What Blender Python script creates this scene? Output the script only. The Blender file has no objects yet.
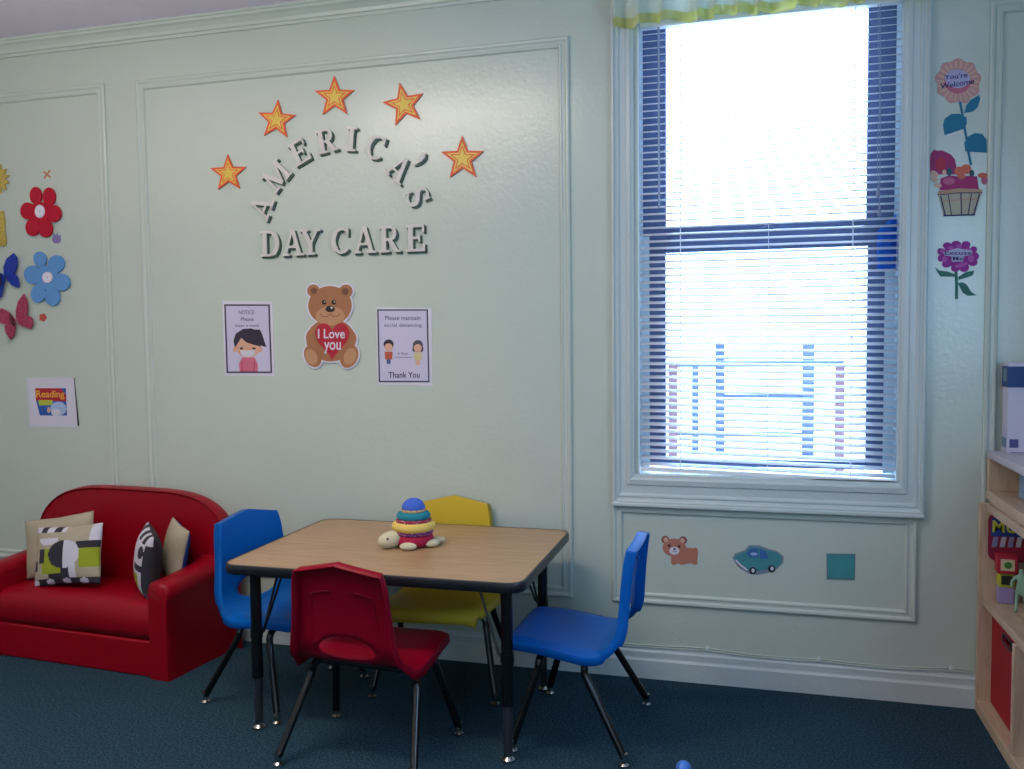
import bpy, bmesh, math, random
from mathutils import Vector, Matrix
random.seed(7)
SC = bpy.context.scene
COL = SC.collection
PI = math.pi

# ------------------------------------------------------------------ camera
F, YAW, PITCH, ROLL, CAMZ = 869.8, -.268, .0554, -.0108, 1.40
def cam_rows():
    cy, sy = math.cos(YAW), math.sin(YAW); cp, sp = math.cos(PITCH), math.sin(PITCH); cr, sr = math.cos(ROLL), math.sin(ROLL)
    A = Matrix(((1,0,0),(0,0,-1),(0,1,0)))
    Ry = Matrix(((cy,0,-sy),(0,1,0),(sy,0,cy)))
    Rx = Matrix(((1,0,0),(0,cp,-sp),(0,sp,cp)))
    Rz = Matrix(((cr,-sr,0),(sr,cr,0),(0,0,1)))
    return Rz @ Rx @ Ry @ A
CM = cam_rows()
def ray(px, py): return CM.transposed() @ Vector(((px-512)/F, (py-384.5)/F, 1))
D = 3.516                                   # the back wall's face
def W(px, py, Y=D):                         # survey: a point of the wall read off the photograph -> metres (x, z)
    r = ray(px, py); t = Y/r.y
    return (r.x*t, CAMZ + r.z*t)

cam_d = bpy.data.cameras.new('camera'); cam = bpy.data.objects.new('camera', cam_d); COL.objects.link(cam)
cam_d.sensor_width = 36; cam_d.lens = 36*F/1024; cam_d.clip_start = .05; cam_d.clip_end = 100
cam.matrix_world = Matrix.Translation((0,0,CAMZ)) @ Matrix((
    (CM[0][0], -CM[1][0], -CM[2][0]), (CM[0][1], -CM[1][1], -CM[2][1]), (CM[0][2], -CM[1][2], -CM[2][2]))).to_4x4()
SC.camera = cam

# ------------------------------------------------------------------ materials
def lin(c): return tuple((v/12.92 if v <= .04045 else ((v+.055)/1.055)**2.4) for v in c)
def hx(s): return tuple(int(s[i:i+2],16)/255 for i in (0,2,4))
MATS = {}
def mat(name, col, rough=.5, metal=0, spec=.5, bump=None, var=None, coat=0, trans=0, sheen=0):
    """col: sRGB hex. bump=(scale,strength,distance). var=(scale, other hex, low, high)"""
    if name in MATS: return MATS[name]
    m = bpy.data.materials.new(name); m.use_nodes = True; nt = m.node_tree; b = nt.nodes['Principled BSDF']
    c = lin(hx(col))
    b.inputs['Base Color'].default_value = (*c,1); b.inputs['Roughness'].default_value = rough
    b.inputs['Metallic'].default_value = metal; b.inputs['Specular IOR Level'].default_value = spec
    if coat: b.inputs['Coat Weight'].default_value = coat; b.inputs['Coat Roughness'].default_value = .12
    if sheen: b.inputs['Sheen Weight'].default_value = sheen
    tc = nt.nodes.new('ShaderNodeTexCoord')
    if bump:
        n = nt.nodes.new('ShaderNodeTexNoise'); n.inputs['Scale'].default_value = bump[0]; n.inputs['Detail'].default_value = 4
        bp = nt.nodes.new('ShaderNodeBump'); bp.inputs['Strength'].default_value = bump[1]; bp.inputs['Distance'].default_value = bump[2]
        nt.links.new(tc.outputs['Object'], n.inputs['Vector']); nt.links.new(n.outputs['Fac'], bp.inputs['Height'])
        nt.links.new(bp.outputs['Normal'], b.inputs['Normal'])
    if var:
        n = nt.nodes.new('ShaderNodeTexNoise'); n.inputs['Scale'].default_value = var[0]; n.inputs['Detail'].default_value = 6
        r = nt.nodes.new('ShaderNodeValToRGB'); r.color_ramp.elements[0].position = var[2]; r.color_ramp.elements[1].position = var[3]
        r.color_ramp.elements[0].color = (*c,1); r.color_ramp.elements[1].color = (*lin(hx(var[1])),1)
        nt.links.new(tc.outputs['Object'], n.inputs['Vector']); nt.links.new(n.outputs['Fac'], r.inputs['Fac'])
        nt.links.new(r.outputs['Color'], b.inputs['Base Color'])
    if trans:
        t = nt.nodes.new('ShaderNodeBsdfTranslucent'); mx = nt.nodes.new('ShaderNodeMixShader'); mx.inputs[0].default_value = trans
        t.inputs['Color'].default_value = (*c,1); out = nt.nodes['Material Output']
        if var: nt.links.new(r.outputs['Color'], t.inputs['Color'])
        nt.links.new(b.outputs[0], mx.inputs[1]); nt.links.new(t.outputs[0], mx.inputs[2]); nt.links.new(mx.outputs[0], out.inputs['Surface'])
    MATS[name] = m
    return m

M_wall = mat('wall_paint', 'C3CDC1', .25, spec=.8, bump=(55,.27,.004), var=(1.1,'BEC8BC',.35,.7))
M_trim = mat('trim_paint', 'C2CBC1', .25, bump=(60,.25,.003))
M_casing = mat('casing_paint', 'C4CDCB', .28, bump=(34,.5,.006))
M_ceil = mat('ceiling_paint', 'E6DAEE', .8, var=(2.5,'E0D4E8',.3,.7))
M_carpet = mat('carpet', '1E3744', .97, spec=.15, bump=(420,.9,.006), var=(130,'395868',.42,.66))
M_white = mat('white_plastic', 'F2F3F6', .4)
M_slat = mat('blind_slat_white', 'F6F7FC', .35, trans=.5)
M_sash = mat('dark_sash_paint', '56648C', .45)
M_jamb = mat('jamb_paint', 'D3E3EA', .4)
M_black = mat('black_enamel', '0A0B0E', .22, spec=.6)
M_tube = mat('grey_tube', '3C434B', .35, metal=.6)
M_chrome = mat('chrome', 'C9C6C0', .2, metal=1)
M_edge = mat('black_rubber_edge', '14171E', .35)
M_vinyl = mat('red_vinyl', '8C0018', .40, spec=.22, bump=(160,.25,.002), var=(2,'820015',.3,.7))
M_red = mat('red_chair_plastic', '84001E', .42, spec=.18, bump=(300,.15,.001))
M_blue = mat('blue_chair_plastic', '0059AE', .42, spec=.18, bump=(300,.15,.001))
M_yellow = mat('yellow_chair_plastic', 'C6A832', .42, spec=.18, bump=(300,.15,.001))
M_glassblk = mat('black_print', '17181C', .5)

def glass():
    m = bpy.data.materials.new('window_glass'); m.use_nodes = True; nt = m.node_tree
    nt.nodes.remove(nt.nodes['Principled BSDF']); out = nt.nodes['Material Output']
    t = nt.nodes.new('ShaderNodeBsdfTransparent'); t.inputs['Color'].default_value = (.93,.96,.98,1)
    g = nt.nodes.new('ShaderNodeBsdfGlossy'); g.inputs['Roughness'].default_value = .02
    fr = nt.nodes.new('ShaderNodeFresnel'); fr.inputs['IOR'].default_value = 1.45
    mx = nt.nodes.new('ShaderNodeMixShader')
    nt.links.new(fr.outputs[0], mx.inputs[0]); nt.links.new(t.outputs[0], mx.inputs[1]); nt.links.new(g.outputs[0], mx.inputs[2])
    nt.links.new(mx.outputs[0], out.inputs['Surface']); return m
M_glass = glass()

def wood(name, c1, c2, c3, stretch=(1,14,14), rough=.4, scale=3):
    m = bpy.data.materials.new(name); m.use_nodes = True; nt = m.node_tree; b = nt.nodes['Principled BSDF']
    tc = nt.nodes.new('ShaderNodeTexCoord'); mp = nt.nodes.new('ShaderNodeMapping'); mp.inputs['Scale'].default_value = stretch
    n = nt.nodes.new('ShaderNodeTexNoise'); n.inputs['Scale'].default_value = scale; n.inputs['Detail'].default_value = 8; n.inputs['Distortion'].default_value = .6
    r = nt.nodes.new('ShaderNodeValToRGB'); e = r.color_ramp.elements; e[0].position = .3; e[1].position = .72
    e[0].color = (*lin(hx(c1)),1); e[1].color = (*lin(hx(c2)),1); k = e.new(.5); k.color = (*lin(hx(c3)),1)
    nt.links.new(tc.outputs['Object'], mp.inputs[0]); nt.links.new(mp.outputs[0], n.inputs['Vector']); nt.links.new(n.outputs['Fac'], r.inputs[0])
    nt.links.new(r.outputs[0], b.inputs['Base Color']); b.inputs['Roughness'].default_value = rough
    return m
M_lam = wood('wood_laminate', '9A7956', 'B0906C', 'A58461', (1.2,16,16), .36, 5)
M_birch = wood('birch_ply', 'B49A80', 'CDB69C', 'C2AA90', (14,2,2), .45, 4)

# ------------------------------------------------------------------ object helpers
def link(name, me, mats=None, parent=None, loc=None):
    o = bpy.data.objects.new(name, me); COL.objects.link(o)
    if mats is not None:
        for m in (mats if isinstance(mats,(list,tuple)) else [mats]): me.materials.append(m)
    if parent: o.parent = parent
    if loc: o.location = loc
    return o
def obj(name, bm, mats, parent=None, smooth=False, bevel=0, seg=2, sub=0, solid=0, loc=None, angle=40):
    bmesh.ops.recalc_face_normals(bm, faces=bm.faces)
    me = bpy.data.meshes.new(name); bm.to_mesh(me); bm.free()
    if smooth:
        me.polygons.foreach_set('use_smooth', [True]*len(me.polygons))
        if smooth == 'angle': me.set_sharp_from_angle(angle=math.radians(angle))
    o = link(name, me, mats, parent, loc)
    if solid:
        s = o.modifiers.new('s','SOLIDIFY'); s.thickness = solid; s.offset = 0
    if bevel:
        b = o.modifiers.new('b','BEVEL'); b.width = bevel; b.segments = seg; b.limit_method = 'ANGLE'; b.angle_limit = math.radians(40)
        b.harden_normals = False
        me.polygons.foreach_set('use_smooth', [True]*len(me.polygons)); me.set_sharp_from_angle(angle=math.radians(45))
    if sub:
        s = o.modifiers.new('u','SUBSURF'); s.levels = s.render_levels = sub
    return o
def tag(o, label=None, cat=None, group=None, kind=None):
    if label: o['label'] = label
    if cat: o['category'] = cat
    if group: o['group'] = group
    if kind: o['kind'] = kind
    return o
def thing(name, label, cat, loc=(0,0,0), rz=0, group=None):
    o = bpy.data.objects.new(name, None); COL.objects.link(o); o.location = loc; o.rotation_euler.z = rz
    o.empty_display_size = .1
    return tag(o, label, cat, group)
def copy_tree(o, parent=None):
    c = o.copy(); COL.objects.link(c)
    if parent: c.parent = parent
    for ch in list(o.children): copy_tree(ch, c)
    return c
def box(bm, x0, x1, y0, y1, z0, z1, mi=0):
    v = [bm.verts.new(p) for p in ((x0,y0,z0),(x1,y0,z0),(x1,y1,z0),(x0,y1,z0),(x0,y0,z1),(x1,y0,z1),(x1,y1,z1),(x0,y1,z1))]
    for f in ((0,3,2,1),(4,5,6,7),(0,1,5,4),(1,2,6,5),(2,3,7,6),(3,0,4,7)):
        bm.faces.new([v[i] for i in f]).material_index = mi
def smooth_path(pts, n=8):
    P = [Vector(p) for p in pts]; P = [P[0]*2-P[1]] + P + [P[-1]*2-P[-2]]; out = []
    for i in range(1, len(P)-2):
        a,b,c,d = P[i-1:i+3]
        for k in range(n):
            t = k/n; out.append(.5*((2*b)+(c-a)*t+(2*a-5*b+4*c-d)*t*t+(3*b-a-3*c+d)*t**3))
    out.append(P[-2]); return out
def tube(bm, pts, r, seg=12, mi=0, cap=True):
    pts = [Vector(p) for p in pts]; rs = r if isinstance(r,(list,tuple)) else [r]*len(pts)
    t0 = (pts[1]-pts[0]).normalized(); up = Vector((0,0,1)) if abs(t0.z) < .9 else Vector((1,0,0)); n = t0.cross(up).normalized(); rings = []
    for i,p in enumerate(pts):
        t = (pts[min(i+1,len(pts)-1)]-pts[max(i-1,0)]).normalized(); n = (n - t*n.dot(t)).normalized(); b = t.cross(n)
        rings.append([bm.verts.new(p+(n*math.cos(a)+b*math.sin(a))*rs[i]) for a in (2*PI*k/seg for k in range(seg))])
    for A,B in zip(rings, rings[1:]):
        for k in range(seg): bm.faces.new((A[k],A[(k+1)%seg],B[(k+1)%seg],B[k])).material_index = mi
    if cap:
        bm.faces.new(rings[0][::-1]).material_index = mi; bm.faces.new(rings[-1]).material_index = mi
def lathe(bm, prof, c=(0,0,0), seg=24, mi=0, sx=1, sy=1):
    rings = []
    for r,z in prof:
        rings.append([bm.verts.new((c[0]+sx*max(r,1e-4)*math.cos(2*PI*k/seg), c[1]+sy*max(r,1e-4)*math.sin(2*PI*k/seg), c[2]+z)) for k in range(seg)])
    for A,B in zip(rings, rings[1:]):
        for k in range(seg): bm.faces.new((A[k],A[(k+1)%seg],B[(k+1)%seg],B[k])).material_index = mi
    bm.faces.new(rings[0][::-1]).material_index = mi; bm.faces.new(rings[-1]).material_index = mi
def ellipsoid(bm, c, r, rot=None, mi=0, seg=20, rings=12):
    m = Matrix.Translation(c) @ (rot.to_4x4() if rot else Matrix.Identity(4)) @ Matrix.Diagonal((*r,1))
    g = bmesh.ops.create_uvsphere(bm, u_segments=seg, v_segments=rings, radius=1, matrix=m)
    for v in g['verts']:
        for f in v.link_faces: f.material_index = mi

# ------------------------------------------------------------------ the room
XL, XR, YF, ZC = -4.3, 1.2, -3.0, 2.85
WX0, WX1, WZ0, WZ1 = -.437, .536, .835, 2.68         # the window opening
def structure(name, bm, m, **k):
    o = obj(name, bm, m, **k); o['kind'] = 'structure'; return o
bm = bmesh.new(); box(bm, XL, XR, YF, D, -.08, 0); structure('floor', bm, M_carpet)
bm = bmesh.new(); box(bm, XL, XR, YF, D, ZC, ZC+.08); structure('ceiling', bm, M_ceil)
bm = bmesh.new(); T = D+.16
box(bm, XL, WX0, D, T, 0, ZC); box(bm, WX1, XR, D, T, 0, ZC); box(bm, WX0, WX1, D, T, 0, WZ0); box(bm, WX0, WX1, D, T, WZ1, ZC)
structure('wall_back', bm, M_wall)
for n, a in (('wall_left',(XL-.1,XL,YF,D,0,ZC)), ('wall_right',(XR,XR+.1,YF,D,0,ZC)), ('wall_front',(XL,XR,YF-.1,YF,0,ZC))):
    bm = bmesh.new(); box(bm, *a); structure(n, bm, M_wall)

def extrude_x(prof, x0, x1):                         # prof: (y offset out of the wall, z)
    bm = bmesh.new()
    A = [bm.verts.new((x0, D-p[0], p[1])) for p in prof]; B = [bm.verts.new((x1, D-p[0], p[1])) for p in prof]
    n = len(prof)
    for i in range(n): bm.faces.new((A[i],A[(i+1)%n],B[(i+1)%n],B[i]))
    bm.faces.new(A); bm.faces.new(B[::-1]); return bm
crown = [(0,2.778),(.012,2.778),(.014,2.790),(.022,2.792),(.026,2.806),(.040,2.822),(.052,2.828),(.054,2.838),(.062,2.840),(.062,2.85),(0,2.85)]
structure('trim_1', extrude_x(crown, XL, XR), M_trim)
bb = [(0,0),(.022,0),(.022,.074),(.016,.080),(.014,.084),(.014,.108),(.009,.114),(.007,.124),(0,.124)]
structure('baseboard_back', extrude_x(bb, XL, XR), M_casing, smooth=False)

def frame_mould(x0, x1, z0, z1, prof, open_top=False):
    """mitred picture-frame moulding; prof = list of (inset from the outer edge, height off the wall)"""
    bm = bmesh.new(); rings = []
    for ins, h in prof:
        zt = z1-ins if not open_top else z1
        rings.append([bm.verts.new((x, D-h, z)) for x,z in ((x0+ins,z0+ins),(x1-ins,z0+ins),(x1-ins,zt),(x0+ins,zt))])
    for A,B in zip(rings, rings[1:]):
        for k in range(4): 
            if open_top and k == 2: continue
            bm.faces.new((A[k],A[(k+1)%4],B[(k+1)%4],B[k]))
    return bm
pm = [(0,0),(0,.009),(.006,.014),(.014,.013),(.020,.007),(.030,.007),(.034,.011),(.040,.010),(.043,.004),(.045,0)]
structure('trim_2', frame_mould(-2.762,-.710,.309,2.605,pm), M_trim)
structure('trim_3', frame_mould(-4.20,-2.937,.309,2.607,pm), M_trim)
structure('trim_4', frame_mould(-.545,.606,.306,.72,pm), M_trim)
structure('trim_5', frame_mould(.820,1.16,.309,2.572,pm), M_trim)

# --- window_1: casing, sashes, panes
win = bpy.data.objects.new('window_1', None); COL.objects.link(win); win.location = (.05, D, WZ0); win['kind'] = 'structure'
def wpart(name, bm, m, **k):
    for v in bm.verts: v.co -= Vector((.05, D, WZ0))
    return obj(name, bm, m, win, **k)
cp = [(0,0),(0,.018),(.006,.026),(.014,.027),(.019,.018),(.026,.016),(.031,.020),(.036,.019),(.042,.012),(.068,.012),(.072,.018),(.088,.020),(.096,.014),(.105,.012)]
def casing():
    bm = bmesh.new(); x0, x1, z0, z1 = -.542, .626, .711, 2.775; rings = []
    for ins, h in cp:
        ib = ins*1.18; ins *= .86
        rings.append([bm.verts.new((x, D-h, z)) for x,z in ((x0+ins,z0+ib),(x1-ins,z0+ib),(x1-ins,z1-ins*.9),(x0+ins,z1-ins*.9))])
    rings.append([bm.verts.new((v.co.x, D+.02, v.co.z)) for v in rings[-1]])
    for A,B in zip(rings, rings[1:]):
        for k in range(4): bm.faces.new((A[k],A[(k+1)%4],B[(k+1)%4],B[k]))
    return bm
wpart('casing', casing(), M_casing)
bm = bmesh.new(); box(bm, -.542, .626, D-.032, D, .706, .722); wpart('apron_lip', bm, M_casing, bevel=.004)
bm = bmesh.new()                                    # jamb lining
box(bm, WX0, WX0+.006, D, T, WZ0, WZ1); box(bm, WX1-.006, WX1, D, T, WZ0, WZ1); box(bm, WX0, WX1, D, T, WZ1-.006, WZ1); box(bm, WX0, WX1, D, T+.03, WZ0, WZ0+.004)
wpart('jamb', bm, M_jamb)
def sash(x0, x1, z0, z1, y0, y1, l, r, b, t):
    bm = bmesh.new()
    box(bm, x0, x0+l, y0, y1, z0, z1); box(bm, x1-r, x1, y0, y1, z0, z1)
    box(bm, x0+l, x1-r, y0, y1, z0, z0+b); box(bm, x0+l, x1-r, y0, y1, z1-t, z1); return bm
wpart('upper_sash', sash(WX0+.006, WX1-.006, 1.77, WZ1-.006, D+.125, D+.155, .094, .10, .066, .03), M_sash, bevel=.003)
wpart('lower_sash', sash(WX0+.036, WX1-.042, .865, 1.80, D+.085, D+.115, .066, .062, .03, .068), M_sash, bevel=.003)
bm = bmesh.new(); box(bm, WX0+.006, WX0+.036, D+.08, D+.12, .855, 1.80); box(bm, WX1-.042, WX1-.006, D+.08, D+.12, .855, 1.80)
wpart('sash_track', bm, M_jamb)
for z0, z1, y in ((.885,1.75,D+.10),(1.82,WZ1-.03,D+.14)):
    bm = bmesh.new(); box(bm, WX0+.05, WX1-.05, y-.002, y+.002, z0, z1); wpart('pane', bm, M_glass)
bm = bmesh.new(); box(bm, .03, .10, D+.092, D+.115, 1.80, 1.812); tube(bm, [(.045,D+.1,1.815),(.065,D+.095,1.824),(.085,D+.1,1.815)], .006, 8)
wpart('sash_lock', bm, M_sash, bevel=.002)

# --- outside: a pale terrace and its railings
bm = bmesh.new(); box(bm, -6, 7, T+.03, 14, .45, .60)
o = structure('terrace', bm, mat('pale_concrete','E4E6EA',.9, var=(3,'D8DCE4',.4,.6)))
def railing(name, label, posts, rails, m_post, m_rail, Y):
    t = thing(name, label, 'railing', (sum(p[0] for p in posts)/len(posts), Y, .60)); off = Vector(t.location)
    for x, w, zt in posts:
        bm = bmesh.new(); box(bm, x-w/2, x+w/2, Y-w/2, Y+w/2, .60, zt)
        for v in bm.verts: v.co -= off
        obj('post', bm, m_post, t, bevel=.004)
    for x0, x1, z, h in rails:
        bm = bmesh.new(); box(bm, x0, x1, Y-.015, Y+.015, z-h/2, z+h/2)
        for v in bm.verts: v.co -= off
        obj('rail', bm, m_rail, t, bevel=.003)
M_rust = mat('weathered_brown_paint','6A4450',.7); M_bl = mat('blue_grey_paint','2C3858',.5); M_bl2 = mat('light_blue_grey_paint','4A5678',.5)
railing('terrace_railing','nearer railing outside the window with two brownish posts and pale blue rails',
        [(-.390,.045,1.25),(.429,.045,1.25)], [(-.41,.45,1.246,.032),(-.37,.41,1.068,.012),(-.37,.41,.879,.012)], M_rust, M_bl2, 4.6)
railing('fire_escape_railing','farther blue-grey railing outside the window between two tall dark posts',
        [(-.197,.062,1.33),(.364,.075,1.33),(-.36,.045,1.18)], [(-.17,.34,1.238,.014),(-.17,.34,.986,.02),(-.17,.34,.735,.026)], M_bl, M_bl, 6.0)
bm = bmesh.new()                                     # folded blue tarpaulin hanging on the outer right of the window
nx, nz = 8, 14
g = [[bm.verts.new((.462+.066*i/nx, D+.060+.008*math.sin(i*1.9+j*.4), 1.845-.06*(nx-i)/nx*(1-j/nz)-.21*j/nz)) for i in range(nx+1)] for j in range(nz+1)]
for j in range(nz):
    for i in range(nx): bm.faces.new((g[j][i],g[j][i+1],g[j+1][i+1],g[j+1][i]))
tag(obj('hanging_cloth', bm, mat('blue_tarp','2E8CF4',.5,trans=.5), smooth=True, solid=.002), 'bright blue cloth hanging at the right edge of the window behind the blind', 'cloth')

# --- venetian blind
bl = thing('venetian_blind', 'white venetian blind hanging half open across the whole window', 'blind', (.05, D-.005, 2.64))
def bpart(name, bm, m, par=None, **k):
    for v in bm.verts: v.co -= Vector((.05, D-.005, 2.64))
    return obj(name, bm, m, par or bl, **k)
BX0, BX1 = -.428, .528
bm = bmesh.new(); box(bm, BX0, BX1, D-.012, D+.03, 2.605, 2.64); bpart('headrail', bm, M_white, bevel=.003)
bm = bmesh.new(); NS = 64; yc = D+.012
def tilt(z, x): return -.024*max(0,(2.3-z)/1.45)**2*((x-BX0)/(BX1-BX0))
zs = [2.585-(2.585-.880)*k/(NS-1) for k in range(NS)]
for z in zs:
    rows = []
    for j, (dy, dz) in enumerate(((-.0135,-.0066),(-.0065,-.0024),(0,.0002),(.0065,.0026),(.0135,.0044))):
        rows.append([bm.verts.new((x, yc+dy, z+dz+tilt(z,x))) for x in [BX0+(BX1-BX0)*i/6 for i in range(7)]])
    for A,B in zip(rows, rows[1:]):
        for i in range(6): bm.faces.new((A[i],A[i+1],B[i+1],B[i]))
bpart('slats', bm, M_slat, smooth=True, solid=.0012)
bm = bmesh.new()
zb = .858
for x0, x1 in ((BX0, BX1),):
    vs = []
    for x in (x0, x1):
        t = tilt(zb, x)
        vs.append([bm.verts.new((x, y, z+t)) for y,z in ((D,zb-.008),(D+.024,zb-.008),(D+.024,zb+.008),(D,zb+.008))])
    for k in range(4): bm.faces.new((vs[0][k],vs[0][(k+1)%4],vs[1][(k+1)%4],vs[1][k]))
    bm.faces.new(vs[0]); bm.faces.new(vs[1][::-1])
bpart('bottom_rail', bm, M_white, bevel=.002)
for x in (-.27, .065, .37):
    bm = bmesh.new()
    for y in (D-.001, D+.025): tube(bm, [(x,y,2.61),(x,y,.86+tilt(.86,x))], .0011, 6)
    bpart('ladder_cord', bm, M_white)
bm = bmesh.new(); x = -.352; tube(bm, [(x,D-.014,2.60),(x+.001,D-.018,1.9)], .0042, 8)
bpart('tilt_wand', bm, mat('clear_grey_plastic','8F9AB6',.25))
M_cord = mat('grey_cord','8A8EA8',.7)
bm = bmesh.new(); tube(bm, smooth_path([(.452,D-.014,2.60),(.456,D-.018,2.3),(.449,D-.018,2.1),(.452,D-.018,1.92)]), .0018, 6)
tube(bm, smooth_path([(.446,D-.014,2.60),(.449,D-.018,2.4),(.457,D-.018,2.2),(.458,D-.018,1.85)]), .0018, 6)
pc = bpart('pull_cord', bm, M_cord)
for x, z in ((.452,1.92),(.458,1.85)):
    bm = bmesh.new(); lathe(bm, [(.002,.02),(.005,.012),(.0075,-.018),(.003,-.022)], (x,D-.018,z), 10); bpart('tassel', bm, M_cord, pc, smooth=True)

# --- valance
def valance():
    bm = bmesh.new(); uvl = bm.loops.layers.uv.new('uv'); nx, nz = 260, 16; x0, x1 = -.53, .66; g = []
    for j in range(nz+1):
        v = j/nz; row = []
        for i in range(nx+1):
            u = i/nx; ph = u*2*PI*13 + 1.3*math.sin(u*17) + .8*math.sin(u*41)
            amp = .008+.026*v
            y = D-.062 - amp*math.sin(ph) - .006*v*math.sin(ph*2.3+1)
            z = 2.80 - (.200+.013*math.sin(ph+.6)+.006*math.sin(u*29))*v
            x = x0+(x1-x0)*u + .010*v*math.cos(ph)
            row.append(bm.verts.new((x,y,z)))
        g.append(row)
    for j in range(nz):
        for i in range(nx):
            f = bm.faces.new((g[j][i],g[j][i+1],g[j+1][i+1],g[j+1][i]))
            f.material_index = 1 if j >= nz-3 else 0
    for j in (0,):
        pass
    return bm
M_valw = mat('pale_green_cloth','F0F5EC',.8,trans=.6); M_valy = mat('yellow_green_hem','EDEDA8',.8,trans=.7, var=(26,'F4F4CC',.35,.7))
o = obj('valance', valance(), [M_valw, M_valy], smooth=True, solid=.0012)
tag(o, 'ruffled pale green valance with a yellow hem above the window', 'valance')
bm = bmesh.new(); tube(bm, [(-.55,D-.062,2.795),(.68,D-.062,2.795)], .008, 10)
for x in (-.55,.68): tube(bm, [(x,D-.062,2.795),(x,D,2.795)], .006, 8)
tag(obj('curtain_rod', bm, M_white, smooth='angle'), 'thin white rod carrying the ruffled valance over the window', 'curtain rod')

# --- cable along the baseboard
def cable():
    t = thing('wall_cable', 'thin painted pair of cables clipped along the top of the baseboard', 'cable', (.1, D, .13))
    pts = [(-.9,.131),(-.6,.131),(-.37,.134),(-.160,.140),(-.02,.131),(.15,.130),(.262,.134),(.40,.130),(.55,.130),(.730,.141),(.795,.137)]
    for dz, y in ((0,.005),(-.006,.012)):
        bm = bmesh.new(); tube(bm, [Vector((x-.1, -y, z+dz-.13)) for x,y_,z in smooth_path([(p[0],0,p[1]) for p in pts], 6)], .0026, 8)
        obj('wire', bm, M_trim, t, smooth=True)
    for x, z in ((-.160,.138),(.262,.132),(.730,.139)):
        bm = bmesh.new(); ellipsoid(bm, (x-.1,-.007,z-.13), (.009,.008,.012)); obj('clip', bm, M_casing, t, smooth=True)
cable()

# ------------------------------------------------------------------ flat stickers and letters on the wall
def ell(cx, cy, rx, ry, rot=0, n=28, a0=0, a1=360):
    c, s = math.cos(math.radians(rot)), math.sin(math.radians(rot)); out = []
    full = abs(a1-a0) >= 360
    for k in range(n if full else n+1):
        a = math.radians(a0+(a1-a0)*k/n); x, y = rx*math.cos(a), ry*math.sin(a); out.append((cx+x*c-y*s, cy+x*s+y*c))
    return out
def rect(x0,y0,x1,y1): return [(x0,y0),(x1,y0),(x1,y1),(x0,y1)]
def strip(path, w):
    ws = w if isinstance(w,(list,tuple)) else [w]*len(path); L, R = [], []
    for i,p in enumerate(path):
        a = path[max(i-1,0)]; b = path[min(i+1,len(path)-1)]; dx, dy = b[0]-a[0], b[1]-a[1]; l = math.hypot(dx,dy) or 1
        nx, ny = -dy/l*ws[i]/2, dx/l*ws[i]/2; L.append((p[0]+nx,p[1]+ny)); R.append((p[0]-nx,p[1]-ny))
    return [[L[i],L[i+1],R[i+1],R[i]] for i in range(len(path)-1)]
def text_polys(s, x0, y0, x1, y1, slope=0):
    """words as triangles filling the box (photo survey coordinates), slope = rise per unit x"""
    cu = bpy.data.curves.new('t','FONT'); cu.body = s; cu.offset = 0.012; cu.resolution_u = 3
    o = bpy.data.objects.new('t', cu); COL.objects.link(o); dg = bpy.context.evaluated_depsgraph_get(); dg.update()
    me = bpy.data.meshes.new_from_object(o.evaluated_get(dg)); vs = [v.co.copy() for v in me.vertices]
    xs = [v.x for v in vs]; ys = [v.y for v in vs]; ax, bx, ay, by = min(xs), max(xs), min(ys), max(ys)
    out = [[(x0+(vs[i].x-ax)/(bx-ax)*(x1-x0), y1-(vs[i].y-ay)/(by-ay)*(y1-y0)+slope*((vs[i].x-ax)/(bx-ax)*(x1-x0))) for i in p.vertices] for p in me.polygons]
    bpy.data.objects.remove(o); bpy.data.curves.remove(cu); bpy.data.meshes.remove(me)
    return out
def plate(bm, pts, y0, y1, mi):
    """pts metres (x,z) on the wall; a slab from y0 (wall side) to y1 (room side)"""
    area = sum(a[0]*b[1]-b[0]*a[1] for a,b in zip(pts, pts[1:]+pts[:1]))
    if abs(area) < 1e-9: return
    if area < 0: pts = pts[::-1]
    A = [bm.verts.new((x,y1,z)) for x,z in pts]; B = [bm.verts.new((x,y0,z)) for x,z in pts]; n = len(pts)
    try: bm.faces.new(A).material_index = mi
    except ValueError: return
    for i in range(n): bm.faces.new((A[i],B[i],B[(i+1)%n],A[(i+1)%n])).material_index = mi
def poster_mesh(layers, base=0.0, first=.002, step=.0005, tilt=None):
    """layers: (level, material, polygon or list of polygons in photo survey coordinates)"""
    mats = []; bm = bmesh.new(); allp = []
    for lev, m, polys in layers:
        if polys and isinstance(polys[0][0], (int,float)): polys = [polys]
        if m not in mats: mats.append(m)
        for ip, p in enumerate(polys):
            q = [W(*t, D-base-first) for t in p]; allp += q
            h = base+first+step*lev+step*.6*(ip if len(polys) < 40 else 0)/max(1,len(polys))
            plate(bm, q, D-base if lev == 0 else D-(base+first*.6), D-h, mats.index(m))
    cx = sum(p[0] for p in allp)/len(allp); cz = sum(p[1] for p in allp)/len(allp)
    return bm, mats, Vector((cx, D-base, cz))
def wall_thing(name, label, cat, layers, group=None, parent=None, origin=None, **k):
    bm, mats, c = poster_mesh(layers, **k)
    if origin is not None: c = origin
    for v in bm.verts: v.co -= c
    bm.normal_update()
    bmesh.ops.triangulate(bm, faces=[f for f in bm.faces if len(f.verts) > 4])
    me = bpy.data.meshes.new(name); bm.to_mesh(me); bm.free()
    o = link(name, me, mats, parent)
    if parent is None: o.location = c; tag(o, label, cat, group)
    return o, c

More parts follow.
